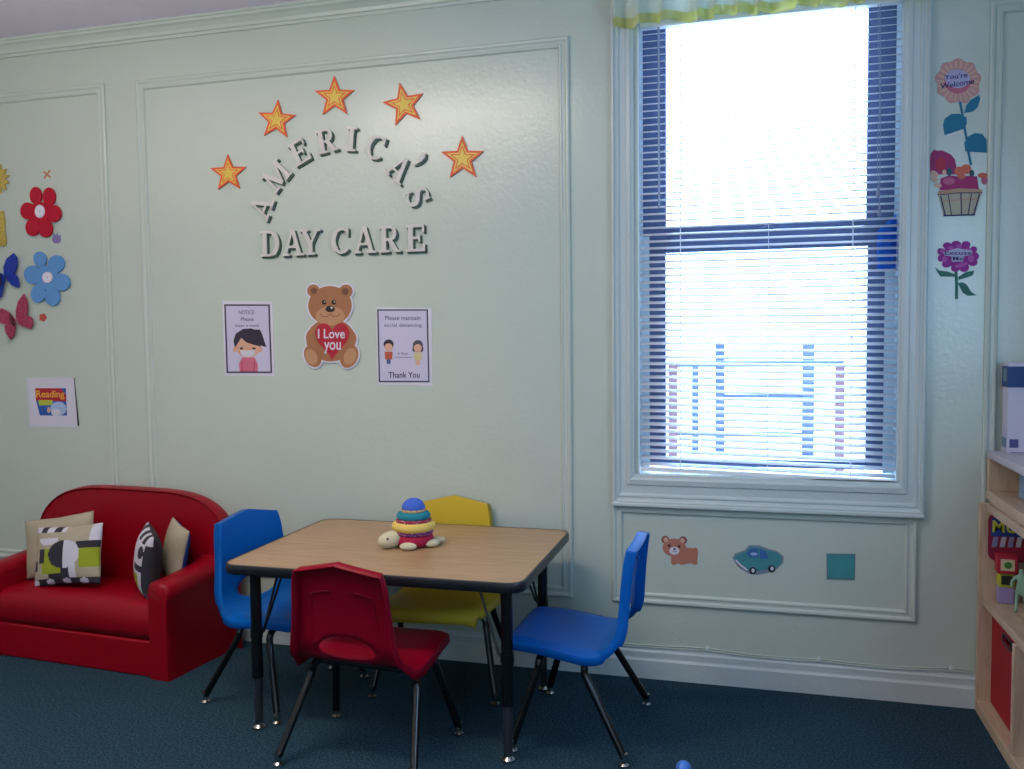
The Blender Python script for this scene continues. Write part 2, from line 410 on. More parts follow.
P = lambda n, c, r=.6, **k: mat('print_'+n, c, r, **k)
p_white = P('white','D6D2DE'); p_cream = P('paper_lilac','C9C3DA'); p_ink = P('ink','2B2A44'); p_orange = P('orange','E0562A',.5)
p_gold = P('gold','D8B23C',.45,var=(400,'E6C95A',.4,.6)); p_red = P('red','B01530',.55); p_brown = P('bear_brown','A06A45'); p_tan = P('bear_tan','B98A63')
p_dk = P('dark','221A1E'); p_skin = P('skin','D8A58A'); p_hair = P('hair','2C2438'); p_pink = P('pink','C96680')

# stars
def star(cx, cy, r, rot=0, ratio=.42):
    return [(cx+(r if k%2==0 else r*ratio)*math.sin(math.radians(rot+36*k)), cy-(r if k%2==0 else r*ratio)*math.cos(math.radians(rot+36*k))*1.03) for k in range(10)]
star_l = ['leftmost orange and gold paper star, lowest at left of the arched lettering','second orange and gold star from left, above the letter M',
          'topmost orange and gold star above the letters R and I','fourth orange and gold star from left, tilted, above the letters C and A',
          'rightmost orange and gold star beside the apostrophe and S']
for (x,y,r,rot), lb in zip(((228.3,173.5,19,-2),(276.5,120,20,4),(334.5,97,21,-1),(404,104.5,22,-12),(462.5,158.5,22.5,-1)), star_l):
    wall_thing('wall_star', lb, 'star', [(0,p_orange,star(x,y,r,rot)),(1,p_gold,star(x,y,r*.74,rot)),(2,p_orange,star(x,y,r*.58,rot)),(3,p_gold,star(x,y,r*.46,rot))],
               group='star cut-outs around the lettering', first=.004, base=.004)

# slab serif letters: unit height, y up
def arc(cx, cy, rx, ry, a0, a1, n=14): return [(cx+rx*math.cos(math.radians(a0+(a1-a0)*k/n)), cy+ry*math.sin(math.radians(a0+(a1-a0)*k/n))) for k in range(n+1)]
def glyph(ch):
    R_ = lambda x0,y0,x1,y1: [[(x0,y0),(x1,y0),(x1,y1),(x0,y1)]]
    s = .09; T_ = .175; t = .09; g = []
    if ch == 'A':
        g += strip([(.47,1),(.14,.05)],t)+strip([(.50,1),(.82,.05)],T_)+R_(.24,.30,.72,.39)+R_(-.02,0,.32,s)+R_(.60,0,1.04,s); w = 1
    elif ch == 'M':
        g += R_(.12,0,.22,1)+R_(.93,0,1.13,1)+strip([(.18,1),(.60,.08)],.2)+strip([(.60,.08),(.98,1)],.1)+R_(0,0,.34,s)+R_(.80,0,1.25,s)+R_(0,.9,.26,1)+R_(.94,.9,1.25,1); w = 1.25
    elif ch == 'E':
        g += R_(.12,0,.33,1)+R_(0,0,.88,s)+R_(0,.9,.85,1)+R_(.3,.46,.62,.55)+R_(.58,.36,.66,.65)+R_(.78,0,.88,.30)+R_(.76,.72,.85,1); w = .9
    elif ch == 'R':
        g += R_(.12,0,.33,1)+R_(0,0,.46,s)+R_(0,.9,.5,1)+R_(.3,.44,.52,.53)+strip([(.48,.95)]+arc(.50,.715,.24,.235,80,-80)+[(.48,.485)],[.1]*4+[.15]*9+[.1]*4)+strip([(.50,.47),(.80,.06)],T_)+R_(.72,0,1.0,s); w = .98
    elif ch == 'I':
        g += R_(.14,0,.34,1)+R_(0,0,.48,s)+R_(0,.9,.48,1); w = .48
    elif ch == 'C':
        g += strip(arc(.48,.5,.40,.45,48,318,26),[.08]*5+[.12]*4+[.20]*9+[.12]*4+[.09]*5)+R_(.72,.68,.80,1.0); w = .88
    elif ch == 'S':
        g += strip(arc(.40,.74,.27,.21,30,225,14)+arc(.40,.27,.28,.22,75,-150,16),[.09]*8+[.17]*16+[.09]*8)+R_(.60,.72,.68,1.0)+R_(.06,.0,.14,.30); w = .76
    elif ch == 'D':
        g += R_(.12,0,.33,1)+R_(0,0,.5,s)+R_(0,.9,.5,1)+strip([(.44,.95)]+arc(.46,.5,.40,.45,88,-88,18)+[(.44,.05)],[.1]*4+[.2]*13+[.1]*4); w = .96
    elif ch == 'Y':
        g += R_(.42,0,.62,.46)+strip([(.20,.95),(.52,.42)],T_)+strip([(.86,.95),(.55,.42)],t)+R_(0,.9,.42,1)+R_(.68,.9,1.04,1)+R_(.32,0,.74,s); w = 1.04
    elif ch == "'":
        g += [[(.10,1.0),(.20,1.0),(.25,.88),(.22,.74),(.10,.58),(.03,.54),(.13,.72),(.15,.86)]]; w = .24
    return g, w
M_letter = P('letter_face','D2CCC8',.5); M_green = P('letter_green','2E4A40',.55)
def letter(ch, px, py, h, rot, label, wscale=1):
    cx, cz = W(px, py, D-.012); g, w = glyph(ch); c, s = math.cos(math.radians(rot)), math.sin(math.radians(rot)); w_ = w*h*wscale
    def place(p, dx, dz):
        x, z = p[0]*h*wscale-w_/2, p[1]*h-h/2
        if ch == "'": z = (p[1]-.8)*h*1.5; x *= 1.5
        return (x*c-z*s+dx, x*s+z*c+dz)
    def mk(dx, dz, ya, yb, m, name, par=None):
        bm = bmesh.new()
        for ip, poly in enumerate(g): plate(bm, [place(p,dx,dz) for p in poly], -ya, -yb-.0009*ip/len(g), 0)
        bm.normal_update(); bmesh.ops.triangulate(bm, faces=[f for f in bm.faces if len(f.verts) > 4])
        me = bpy.data.meshes.new(name); bm.to_mesh(me); bm.free(); return link(name, me, m, par)
    o = mk(0,0,.008,.014,M_letter,'wall_letter'); o.location = (cx, D, cz)
    tag(o, label, 'letter', 'cut-out letters on the wall')
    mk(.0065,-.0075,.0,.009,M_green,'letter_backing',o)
H1 = .104
for ch, x, y, rot, lb in (('A',261.5,207,66,'pale cut-out letter A, lowest left end of the arched word'),('M',276.5,175.5,46,'pale cut-out letter M in the arched word'),
    ('E',299.5,152,25,'pale cut-out letter E in the arched word, between M and R'),('R',326.5,140.5,10,'pale cut-out letter R in the arched word, beside E'),
    ('I',351.5,139,-6,'pale cut-out letter I at the top of the arch'),('C',376,147.5,-22,'pale cut-out letter C in the arched word'),
    ('A',399,168.5,-42,'pale cut-out letter A on the right of the arch, below the apostrophe'),("'",420,158,-34,'pale cut-out apostrophe near the right end of the arched word'),
    ('S',417.5,196,-72,'pale cut-out letter S ending the arched word')):
    letter(ch, x, y, H1, rot, lb, .92)
for ch, x, y, lb in (('D',269.8,243.6,'pale cut-out letter D starting the lower line'),('A',292.8,242.8,'pale cut-out letter A between D and Y, lower line'),
    ('Y',310.3,241.8,'pale cut-out letter Y in the lower line'),('C',341,240.8,'pale cut-out letter C after the gap, lower line'),
    ('A',364.5,240,'pale cut-out letter A between C and R, lower line'),('R',389.5,239,'pale cut-out letter R in the lower line'),('E',415.5,238,'pale cut-out letter E ending the lower line')):
    letter(ch, x, y, .114, 0, lb, .87)

# bear holding a heart
def heart(cx, cy, w, h, n=16):
    pts = []
    for k in range(2*n):
        t = 2*PI*k/(2*n); x = 16*math.sin(t)**3; y = 13*math.cos(t)-5*math.cos(2*t)-2*math.cos(3*t)-math.cos(4*t)
        pts.append((cx+x/32*w, cy-(y+2.5)/29*h))
    return pts
bx = lambda x, y: (290+x*.13, 275+y*.13)
def be(x, y, rx, ry, rot=0, n=28): return ell(*bx(x,y), rx*.13, ry*.13, rot, n)
out = 12
L = []
body = [(180,120,48,48,0),(430,125,52,52,0),(308,235,168,150,0),(315,500,190,165,0),(175,625,62,88,-25),(455,625,68,92,22),(165,480,42,60,0),(470,490,42,62,0),(310,590,120,75,0)]
L.append((0,p_white,[be(x,y,rx+out,ry+out,r) for x,y,rx,ry,r in body]))
L.append((1,p_brown,[be(x,y,rx,ry,r) for x,y,rx,ry,r in body]))
p_brown2 = P('bear_dark','6E4630')
L.append((2,p_brown2,[be(185,122,24,26),be(425,128,26,28)])); L.append((2,p_tan,[be(310,315,112,75),be(165,630,44,62,-25),be(462,625,46,66,22)]))
L.append((3,p_dk,[be(263,210,16,18),be(338,210,16,18),be(310,262,36,24)])); L.append((4,p_white,[be(268,206,5,5),be(343,206,5,5),be(322,252,9,7)]))
L.append((3,p_brown2,strip([bx(*q) for q in ((235,300),(250,318),(285,320),(310,300),(335,320),(370,316),(385,295))],.7)))
bear, bc = wall_thing('bear_cutout','brown paper teddy bear holding a red heart, below the lettering','cut-out',L,first=.003,base=.003)
h_, _ = wall_thing('heart', None, None, [(0,p_red,heart(*bx(325,515),34.5,38)),
   (1,p_white,text_polys('I Love',*bx(215,415),*bx(422,488))),(1,p_white,text_polys('you',*bx(262,515),*bx(392,605)))], parent=bear, origin=bc, base=.0055, first=.0025)
h_['label'] = 'red heart with white handwriting'

# posters
def paper(name, label, corners, layers, cat='poster'):
    return wall_thing(name, label, cat, [(0,p_white,corners)]+layers, first=.0016)
q = lambda x, y: (215+x*.117, 295+y*.117)
def fr(f, x0,y0,x1,y1, w, sk=0):
    a = [(x0,y0),(x1,y0),(x1+sk,y1),(x0+sk,y1)]; i = [(x0+w,y0+w),(x1-w,y0+w),(x1-w+sk,y1-w),(x0+w+sk,y1-w)]
    return [[f(*a[k]),f(*a[(k+1)%4]),f(*i[(k+1)%4]),f(*i[k])] for k in range(4)]
p_grey = P('grey_ink','6D6880')
paper('mask_notice','small lilac notice with a girl wearing a face mask, left of the bear',[q(62,48),q(488,58),q(508,694),q(85,688)],
 [(1,p_cream,[q(85,84),q(465,84),q(484,662),q(108,656)]),(2,p_ink,fr(q,80,80,468,666,12,20)),
  (2,p_grey,text_polys('NOTICE:',*q(202,130),*q(342,165))),(2,p_grey,text_polys('Please',*q(222,190),*q(330,222))),(2,p_grey,text_polys('wear a mask',*q(170,248),*q(382,272))),
  (2,p_pink,[q(212,655),q(205,590),q(232,535),q(340,535),q(366,590),q(368,655)]),
  (3,p_skin,[ell(*q(285,430),12.5,12.5), ell(*q(170,465),2,2.6), ell(*q(388,465),2,2.6)]),
  (4,p_hair,[[q(172,450),q(160,390),q(180,330),q(240,290),q(310,285),q(355,300),q(380,350),q(392,440),q(330,425),q(270,405),q(225,365),q(205,400)],[q(345,295),q(385,295),q(405,340),q(440,445),q(388,430),q(365,350)]]),
  (5,p_white,[q(218,472),q(345,472),q(340,515),q(285,532),q(228,515)]),(5,p_dk,[ell(*q(228,456),1.6,1),ell(*q(335,456),1.6,1)]),
  (3,p_red,strip([q(232,560),q(236,655)],.6)+strip([q(338,560),q(334,655)],.6))])
r = lambda x, y: (370+x*.117, 300+y*.117)
kid = lambda x, y, hair, shirt, leg, girl: [(2,leg,[r(x-18,y+120),r(x+18,y+120),r(x+15,y+165),r(x-16,y+165)]),(3,shirt,[r(x-34,y+60),r(x+34,y+60),r(x+30,y+125),r(x-30,y+125)]),
  (4,hair,[ell(*r(x,y-2),5,5)]+([ell(*r(x-33,y+30),1.6,3),ell(*r(x+33,y+30),1.6,3)] if girl else [])),(5,p_skin,ell(*r(x,y+22),4,3.9))]
paper('distancing_notice','small lilac notice reading Thank You with two children, right of the bear',[r(55,62),r(528,70),r(532,735),r(58,722)],
 [(1,p_cream,[r(65,82),r(490,84),r(505,700),r(85,692)]),(2,p_ink,fr(r,62,80,495,702,11,14)),
  (2,p_grey,text_polys('Please maintain',*r(130,135),*r(432,172))),(2,p_grey,text_polys('social distancing',*r(122,200),*r(442,238))),
  (2,p_grey,text_polys('6 feet',*r(236,446),*r(328,466))),(2,p_grey,strip([r(212,488),r(358,490)],.6)),(2,p_ink,text_polys('Thank You',*r(158,615),*r(425,665)))]
 + kid(160,382,p_hair,P('rust','B5563C'),P('denim','4A5E90'),False) + kid(410,388,P('grey_hair','4A4658'),P('straw','C9B98A'),p_skin,True))
# reading card, a white card with a printed cover in the middle and shade painted as a dark sliver beside its right edge
u = lambda x, y: (15+x*.091, 365+y*.091)
p_or2 = P('yellow_ink','E8B03A'); p_b1 = P('blue_ink','2456A8'); p_lb = P('pale_blue_ink','A9BCDC'); p_lime = P('lime_ink','B5BE3C')
paper('reading_card','square white card with a small printed Reading cover, above the red loveseat',[u(125,140),u(645,138),u(690,685),u(165,680)],
 [(1,p_red,[u(222,255),u(560,255),u(565,400),u(230,390)]),(1,p_b1,[u(230,390),u(565,400),u(572,555),u(275,555)]),(2,p_lime,[u(255,385),u(415,385),u(410,440),u(270,445)]),
  (2,p_lb,[ell(*u(478,480),8,7)]),(3,p_white,[ell(*u(450,520),4.5,3.4)]),(2,p_b1,[u(560,255),u(505,255),u(560,330)]),
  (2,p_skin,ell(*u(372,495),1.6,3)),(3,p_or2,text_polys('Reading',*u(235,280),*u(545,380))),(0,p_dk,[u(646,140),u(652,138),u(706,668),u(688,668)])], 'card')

# felt flowers
def flower(name, label, m, petals, base, mid, center, group=None):
    root, c = wall_thing(name, label, 'flower', [(0,m,[ell(p[0],p[1],p[2]*1.1,p[3]*1.08,*p[4:]) for p in petals]+[ell(*base)])], first=.008, base=.004, group=group)
    o, _ = wall_thing('flower_center', None, None, [(0,mid,ell(*center)),(1,P('petal_white','E9E4EE'),[ell(center[0]+.55*center[2]*math.cos(a),center[1]+.55*center[3]*math.sin(a),center[2]*.35,center[3]*.3) for a in [k*PI/4 for k in range(8)]])], parent=root, origin=c, base=.011, first=.005)
    return root
f = lambda x, y: (x*.13, 150+y*.13)
flower('felt_flower','large dark red felt flower with a white center, left part of the wall',P('felt_red','B8082A',.9),
   [(*f(272,350),5.3,8),(*f(375,360),5.6,8.6),(*f(208,468),6.2,7.8),(*f(408,488),7,8),(*f(248,595),6.3,8),(*f(348,605),6.3,8)],(*f(305,480),10.5,10.5),P('off_white','D9D6E4'),(*f(304,472),4.8,6.6))
f = lambda x, y: (x*.143, 240+y*.143)
flower('felt_flower','large light blue felt flower with a pale center, below the dark red one',P('felt_blue','5E94CC',.9),
   [(*f(277,135),5.6,7.3,-10),(*f(390,168),7.3,8.2,20),(*f(225,243),7.6,8.6,0),(*f(425,295),8,8,20),(*f(265,375),6.6,8.4,10),(*f(363,395),6.8,8.6,-10)],(*f(325,262),12,12),P('off_white2','DCC9D6'),(*f(330,262),5.2,5.6))
# small stickers
wall_thing('orange_sticker','tiny faded orange cross-shaped sticker above the dark red flower','sticker',[(0,P('faded_orange','B5704E'),strip([(43.5,171.5),(50.5,177.5)],1.8)+strip([(50,170),(44,178.5)],1.6))],first=.001)
wall_thing('purple_sticker','tiny purple flower sticker below right of the dark red flower','sticker',[(0,P('dull_purple','7F74A8'),[ell(56.5,239.5,4.6,4),[(53,237),(53.5,232.5),(56,236),(57,232),(58.5,236),(61,234),(60,239)]])],first=.001)
wall_thing('red_sticker','tiny red flower sticker beside the pink butterfly','sticker',[(0,P('brick_red','B54A40'),[ell(42.8+2.1*math.cos(a),317.5+2.3*math.sin(a),1.9,1.9,n=10) for a in [k*2*PI/5 for k in range(5)]])],first=.001)
# sun and house-shaped glitter pieces cut by the frame edge, at true size
M_glit = mat('gold_glitter','B99A3A',.35,metal=.3,bump=(500,.8,.002),var=(300,'E2C46A',.4,.6))
sun_pts = [(-6+(15.5 if k%2 else 11)*math.cos(2*PI*k/28), 179+(16.5 if k%2 else 12)*math.sin(2*PI*k/28)) for k in range(28)]
wall_thing('glitter_sun','gold glitter sun cut by the left edge of the photo','cut-out',[(0,M_glit,sun_pts),(1,P('orange_brown','8E6226'),[ell(-1,183,1.2,2)])],first=.006,base=.003)
wall_thing('glitter_shape','gold glitter block shape under the glitter sun','cut-out',[(0,M_glit,[(-22,212),(3,211),(4.5,222),(4,230),(6,243),(4,246),(-22,247)])],first=.006,base=.003)
def butterfly(label, cx, cy, wings, m, mb, body):
    root, c = wall_thing('glitter_butterfly', label, 'butterfly', [(0,m,wings)], first=.006, base=.012, group='glitter butterflies')
    bm = bmesh.new(); a = W(*body[0]); b = W(*body[1])
    tube(bm, [Vector((a[0]-c[0],-.012,a[1]-c[2])),Vector(((a[0]+b[0])/2-c[0],-.014,(a[1]+b[1])/2-c[2])),Vector((b[0]-c[0],-.012,b[1]-c[2]))],[.004,.008,.003],10)
    obj('butterfly_body', bm, mb, root, smooth=True)
M_bb = mat('blue_glitter','1238B0',.35,metal=.2,bump=(400,.9,.003),var=(120,'2E2A7A',.5,.7)); M_pb = mat('pink_glitter','A8264E',.35,metal=.2,bump=(400,.9,.003),var=(150,'C8708E',.5,.7))
g = lambda x, y: (x*.143, 240+y*.143)
def fan(c, pts): return [c]+pts
butterfly('deep blue glitter butterfly cut by the left edge of the photo',0,0,[
   [g(28,255),g(22,190),g(45,130),g(92,92),g(115,120),g(118,165),g(110,205),g(95,235),g(45,265)],[g(40,250),g(95,230),g(122,262),g(134,320),g(120,333),g(80,315),g(45,275)],
   [g(30,260),g(10,235),g(-60,215),g(-110,240),g(-95,300),g(-40,310),g(28,275)],[g(28,268),g(-30,300),g(-60,350),g(-30,405),g(5,400),g(15,350),g(30,285)]],M_bb,P('butterfly_dark','2A1C50'),(g(22,225),g(36,320)))
butterfly('pink red glitter butterfly below the blue butterfly',0,0,[
   [g(112,555),g(108,500),g(125,430),g(165,375),g(188,430),g(192,480),g(185,525),g(128,572)],[g(125,568),g(185,525),g(222,545),g(228,590),g(215,622),g(160,605),g(122,580)],
   [g(108,565),g(60,505),g(10,478),g(-35,500),g(-30,560),g(20,590),g(70,585)],[g(105,580),g(60,580),g(30,600),g(40,650),g(72,698),g(95,670),g(105,620)]],M_pb,P('butterfly_dark2','5A1024'),(g(98,520),g(125,605)))

# right of the window: courtesy stickers
s1 = lambda x, y: (925+x*.13, 50+y*.13)
p_peach = P('peach','BE908C'); p_peach2 = P('peach_light','D0A592'); p_teal = P('teal','0E6C8C'); p_rose = P('rose','B8607A'); p_navy = P('navy','16205A'); p_lil = P('lilac_print','A9A6C8')
L = [(0,p_peach,[(lambda rr,a:(s1(255,240)[0]+rr*22.5*math.cos(a), s1(255,240)[1]+rr*22*math.sin(a)))(1+.06*math.sin(k*PI/1.0+k*2.2),2*PI*k/60) for k in range(60)]),
     (1,p_peach2,[[ (s1(255,240)[0]+13*math.cos(a-.08), s1(255,240)[1]+12.6*math.sin(a-.08)),(s1(255,240)[0]+21*math.cos(a-.03), s1(255,240)[1]+20.4*math.sin(a-.03)),(s1(255,240)[0]+21*math.cos(a+.06), s1(255,240)[1]+20.4*math.sin(a+.06)),(s1(255,240)[0]+13*math.cos(a+.08), s1(255,240)[1]+12.6*math.sin(a+.08))] for a in [2*PI*k/22 for k in range(22)]]),
     (2,p_rose,ell(*s1(250,240),13,12.4)),(3,p_lil,ell(*s1(250,222),12.6,9.4)),
     (4,p_navy,text_polys("You're",*s1(148,192),*s1(328,232),-.12)),(4,p_navy,text_polys('Welcome',*s1(118,262),*s1(378,302),-.17))]
stem_pts = [s1(268,395),s1(285,480),s1(300,580),s1(318,670),s1(330,760),(971,165)]
L += [(1,p_teal,strip(stem_pts,2.4)),(1,p_teal,[s1(300,490),s1(315,430),s1(350,385),s1(415,345),s1(425,375),s1(405,440),s1(365,475),s1(315,482)]),
      (1,p_teal,[s1(152,655),s1(138,580),s1(150,530),s1(200,492),s1(265,490),s1(320,520),s1(322,565),s1(300,605)]),
      (1,p_teal,[s1(310,780),s1(302,715),s1(330,665),s1(385,638),s1(440,645),s1(474,690),s1(476,790)])]
L.append((0,p_white,[[s1(148,662),s1(300,614),s1(296,622),s1(150,668)]]))
wall_thing('flower_sticker','tall flower sticker reading Youre Welcome with blue green leaves, right of the window','sticker',L,first=.0015)
s2 = lambda x, y: (925+x*.104, 140+y*.104)
p_mag = P('magenta','9A1E62'); p_wick = P('basket','A9A48E'); p_band = P('basket_band','B08A70'); p_org = P('salmon','C4604A')
wall_thing('fan_flower_sticker','dark pink fan-shaped flower sticker behind the basket sticker','sticker',
   [(0,p_mag,[s2(50,330),s2(48,200),s2(55,130),s2(85,92),s2(125,104),s2(160,98),s2(200,115),s2(250,140),s2(288,185),s2(302,250),s2(298,330)]),
    (1,P('crimson_print','A8243E'),ell(*s2(150,230),5,7))],first=.0012)
wall_thing('basket_sticker','woven flower basket sticker with pink blooms, below the tall flower sticker','sticker',
   [(0,p_wick,[s2(125,520),s2(555,490),s2(480,725),s2(178,730)]),(1,p_mag,[s2(140,482),s2(150,370),s2(230,340),s2(340,350),s2(420,345),s2(500,350),s2(520,478),s2(330,478)]),
    (2,p_org,[ell(*s2(330,300),5,4.6),ell(*s2(395,280),5.4,4.8),ell(*s2(555,340),5,2.6),ell(*s2(350,350),4,3)]),
    (2,p_peach2,[ell(*s2(90,325),4.3,2.8,30),ell(*s2(90,378),4,2.4,20),ell(*s2(185,312),2,2.8),ell(*s2(125,435),3.6,2.4,10)]),(2,P('rose2','B45A78'),[ell(*s2(570,390),3,4),ell(*s2(230,395),6,3.6)]),
    (2,P('leaf_dark','24505E'),[ell(*s2(235,305),2.6,4),ell(*s2(450,320),2.4,3.4)]),
    (3,p_band,[s2(125,492),s2(330,465),s2(550,475),s2(552,508),s2(330,505),s2(125,530)]),
    (4,p_navy,strip([s2(150,540),s2(195,725)],1)+strip([s2(525,515),s2(465,720)],1)+strip([s2(178,728),s2(480,718)],1.3)+strip([s2(345,512),s2(350,722)],.8)+strip([s2(222,525),s2(255,724)],.6)+strip([s2(448,515),s2(412,720)],.6)+strip([s2(120,528),s2(330,508),s2(550,508)],.7)),
    (4,p_band,strip([s2(170,590),s2(345,572),s2(505,570)],1.1))],first=.0024)
s3 = lambda x, y: (925+x*.0975, 230+y*.0975)
blobs = [(230,160,46,34),(320,145,50,34),(420,150,46,36),(500,200,34,34),(520,270,34,40),(490,330,50,40),(400,385,52,46),(310,395,44,34),(220,350,46,36),(165,290,34,36),(160,220,34,34),(340,265,170,120)]
p_mg1 = P('violet','8E1A86'); p_mg2 = P('orchid','A84EA0'); p_gr = P('sticker_green','2A6A5E')
wall_thing('flower_sticker','short purple flower sticker reading Excuse Me with green leaves, right of the window','sticker',
   [(1,p_mg1,[ell(*s3(x,y),a*.0975,b*.0975) for x,y,a,b in blobs]),(2,p_mg2,[ell(*s3(x,y),a*.0975,b*.0975,rr) for x,y,a,b,rr in ((190,215,32,24,0),(265,185,30,18,0),(350,165,30,22,0),(470,290,30,40,0),(370,360,70,20,-15),(200,300,26,30,0),(450,205,36,24,20))]),
    (3,p_lil,[s3(190,225),s3(330,185),s3(480,212),s3(485,250),s3(400,270),s3(385,325),s3(275,325),s3(270,270),s3(195,262)]),
    (4,p_navy,text_polys('Excuse',*s3(200,215),*s3(478,255))),(4,p_navy,text_polys('Me',*s3(285,272),*s3(388,312))),
    (0,p_gr,strip([s3(318,425),s3(325,560),s3(324,708)],3)),(0,p_gr,[[s3(102,380),s3(150,415),s3(230,425),s3(300,450),s3(308,480),s3(160,478),s3(125,430)],[s3(340,480),s3(420,430),s3(508,415),s3(490,465),s3(420,490),s3(345,512)],
       [s3(335,545),s3(385,535),s3(430,560),s3(470,630),s3(530,670),s3(440,675),s3(385,640)]])],first=.0015)
# below the window: bear cub, car, square
s4 = lambda x, y: (650+x*.1367, 525+y*.1367)
p_bo = P('cub_orange','B5745E'); p_bo2 = P('cub_dark','8E4E44')
wall_thing('bear_sticker','small orange bear cub sticker on the wall below the window','sticker',
   [(0,p_bo,[s4(155,200),s4(250,165),s4(320,170),s4(340,165),s4(352,190),s4(345,290),s4(325,292),s4(300,278),s4(245,290),s4(225,292),s4(205,278),s4(175,296),s4(155,280)]),
    (1,p_bo2,[ell(*s4(112,108),4,4),ell(*s4(242,112),4,4)]),(2,p_bo,[ell(*s4(178,165),11.8,9),ell(*s4(335,185),2,3)]),(3,p_peach2,[ell(*s4(116,108),2.2,2.4),ell(*s4(238,112),2.2,2.4)]),
    (4,P('muzzle','DCD4DE'),ell(*s4(178,188),5,3.9)),(5,p_dk,[ell(*s4(180,175),1.4,1),ell(*s4(140,150),1.3,1.4),ell(*s4(214,156),1.3,1.4)]),(5,p_dk,strip([s4(165,195),s4(180,190),s4(195,196)],.5))],first=.0015)
p_car = P('car_teal','3E868E'); p_win = P('car_window','2E62A0')
wall_thing('car_sticker','teal toy car sticker on the wall below the window','sticker',
   [(0,P('car_edge','7C8494'),[s4(605,240),s4(620,210),s4(690,185),s4(725,148),s4(800,148),s4(870,175),s4(930,190),s4(978,230),s4(975,275),s4(930,320),s4(880,345),s4(790,365),s4(735,360),s4(660,320),s4(625,280)]),
    (1,p_car,[s4(618,235),s4(640,215),s4(700,195),s4(735,160),s4(790,160),s4(860,185),s4(920,198),s4(965,235),s4(962,280),s4(920,318),s4(850,325),s4(760,345),s4(690,320),s4(640,280)]),
    (2,p_win,[[s4(705,205),s4(738,172),s4(785,172),s4(795,235),s4(730,240)],[s4(800,175),s4(850,192),s4(868,245),s4(806,248)]]),(3,p_lb,[ell(*s4(760,212),3.6,1.4)]),
    (2,p_white,strip([s4(628,255),s4(660,290),s4(712,330)],1.6)),(3,p_dk,[ell(*s4(752,334),3.7,3.7),ell(*s4(890,320),3.7,3.6)]),(4,p_white,[ell(*s4(754,332),1.6,2),ell(*s4(893,318),1.6,1.9)]),(2,p_red,strip([s4(640,292),s4(652,302)],1.2))],first=.0015)
wall_thing('square_sticker','plain teal green square sticker on the wall below the window','sticker',
   [(0,P('square_edge','5E7A86'),[(826.5,553.5),(855.5,553.8),(855,580),(826.8,579.5)]),(1,P('square_teal','3C8E90'),[(828,555),(854,555.3),(853.6,578.5),(828.2,578)])],first=.0015)

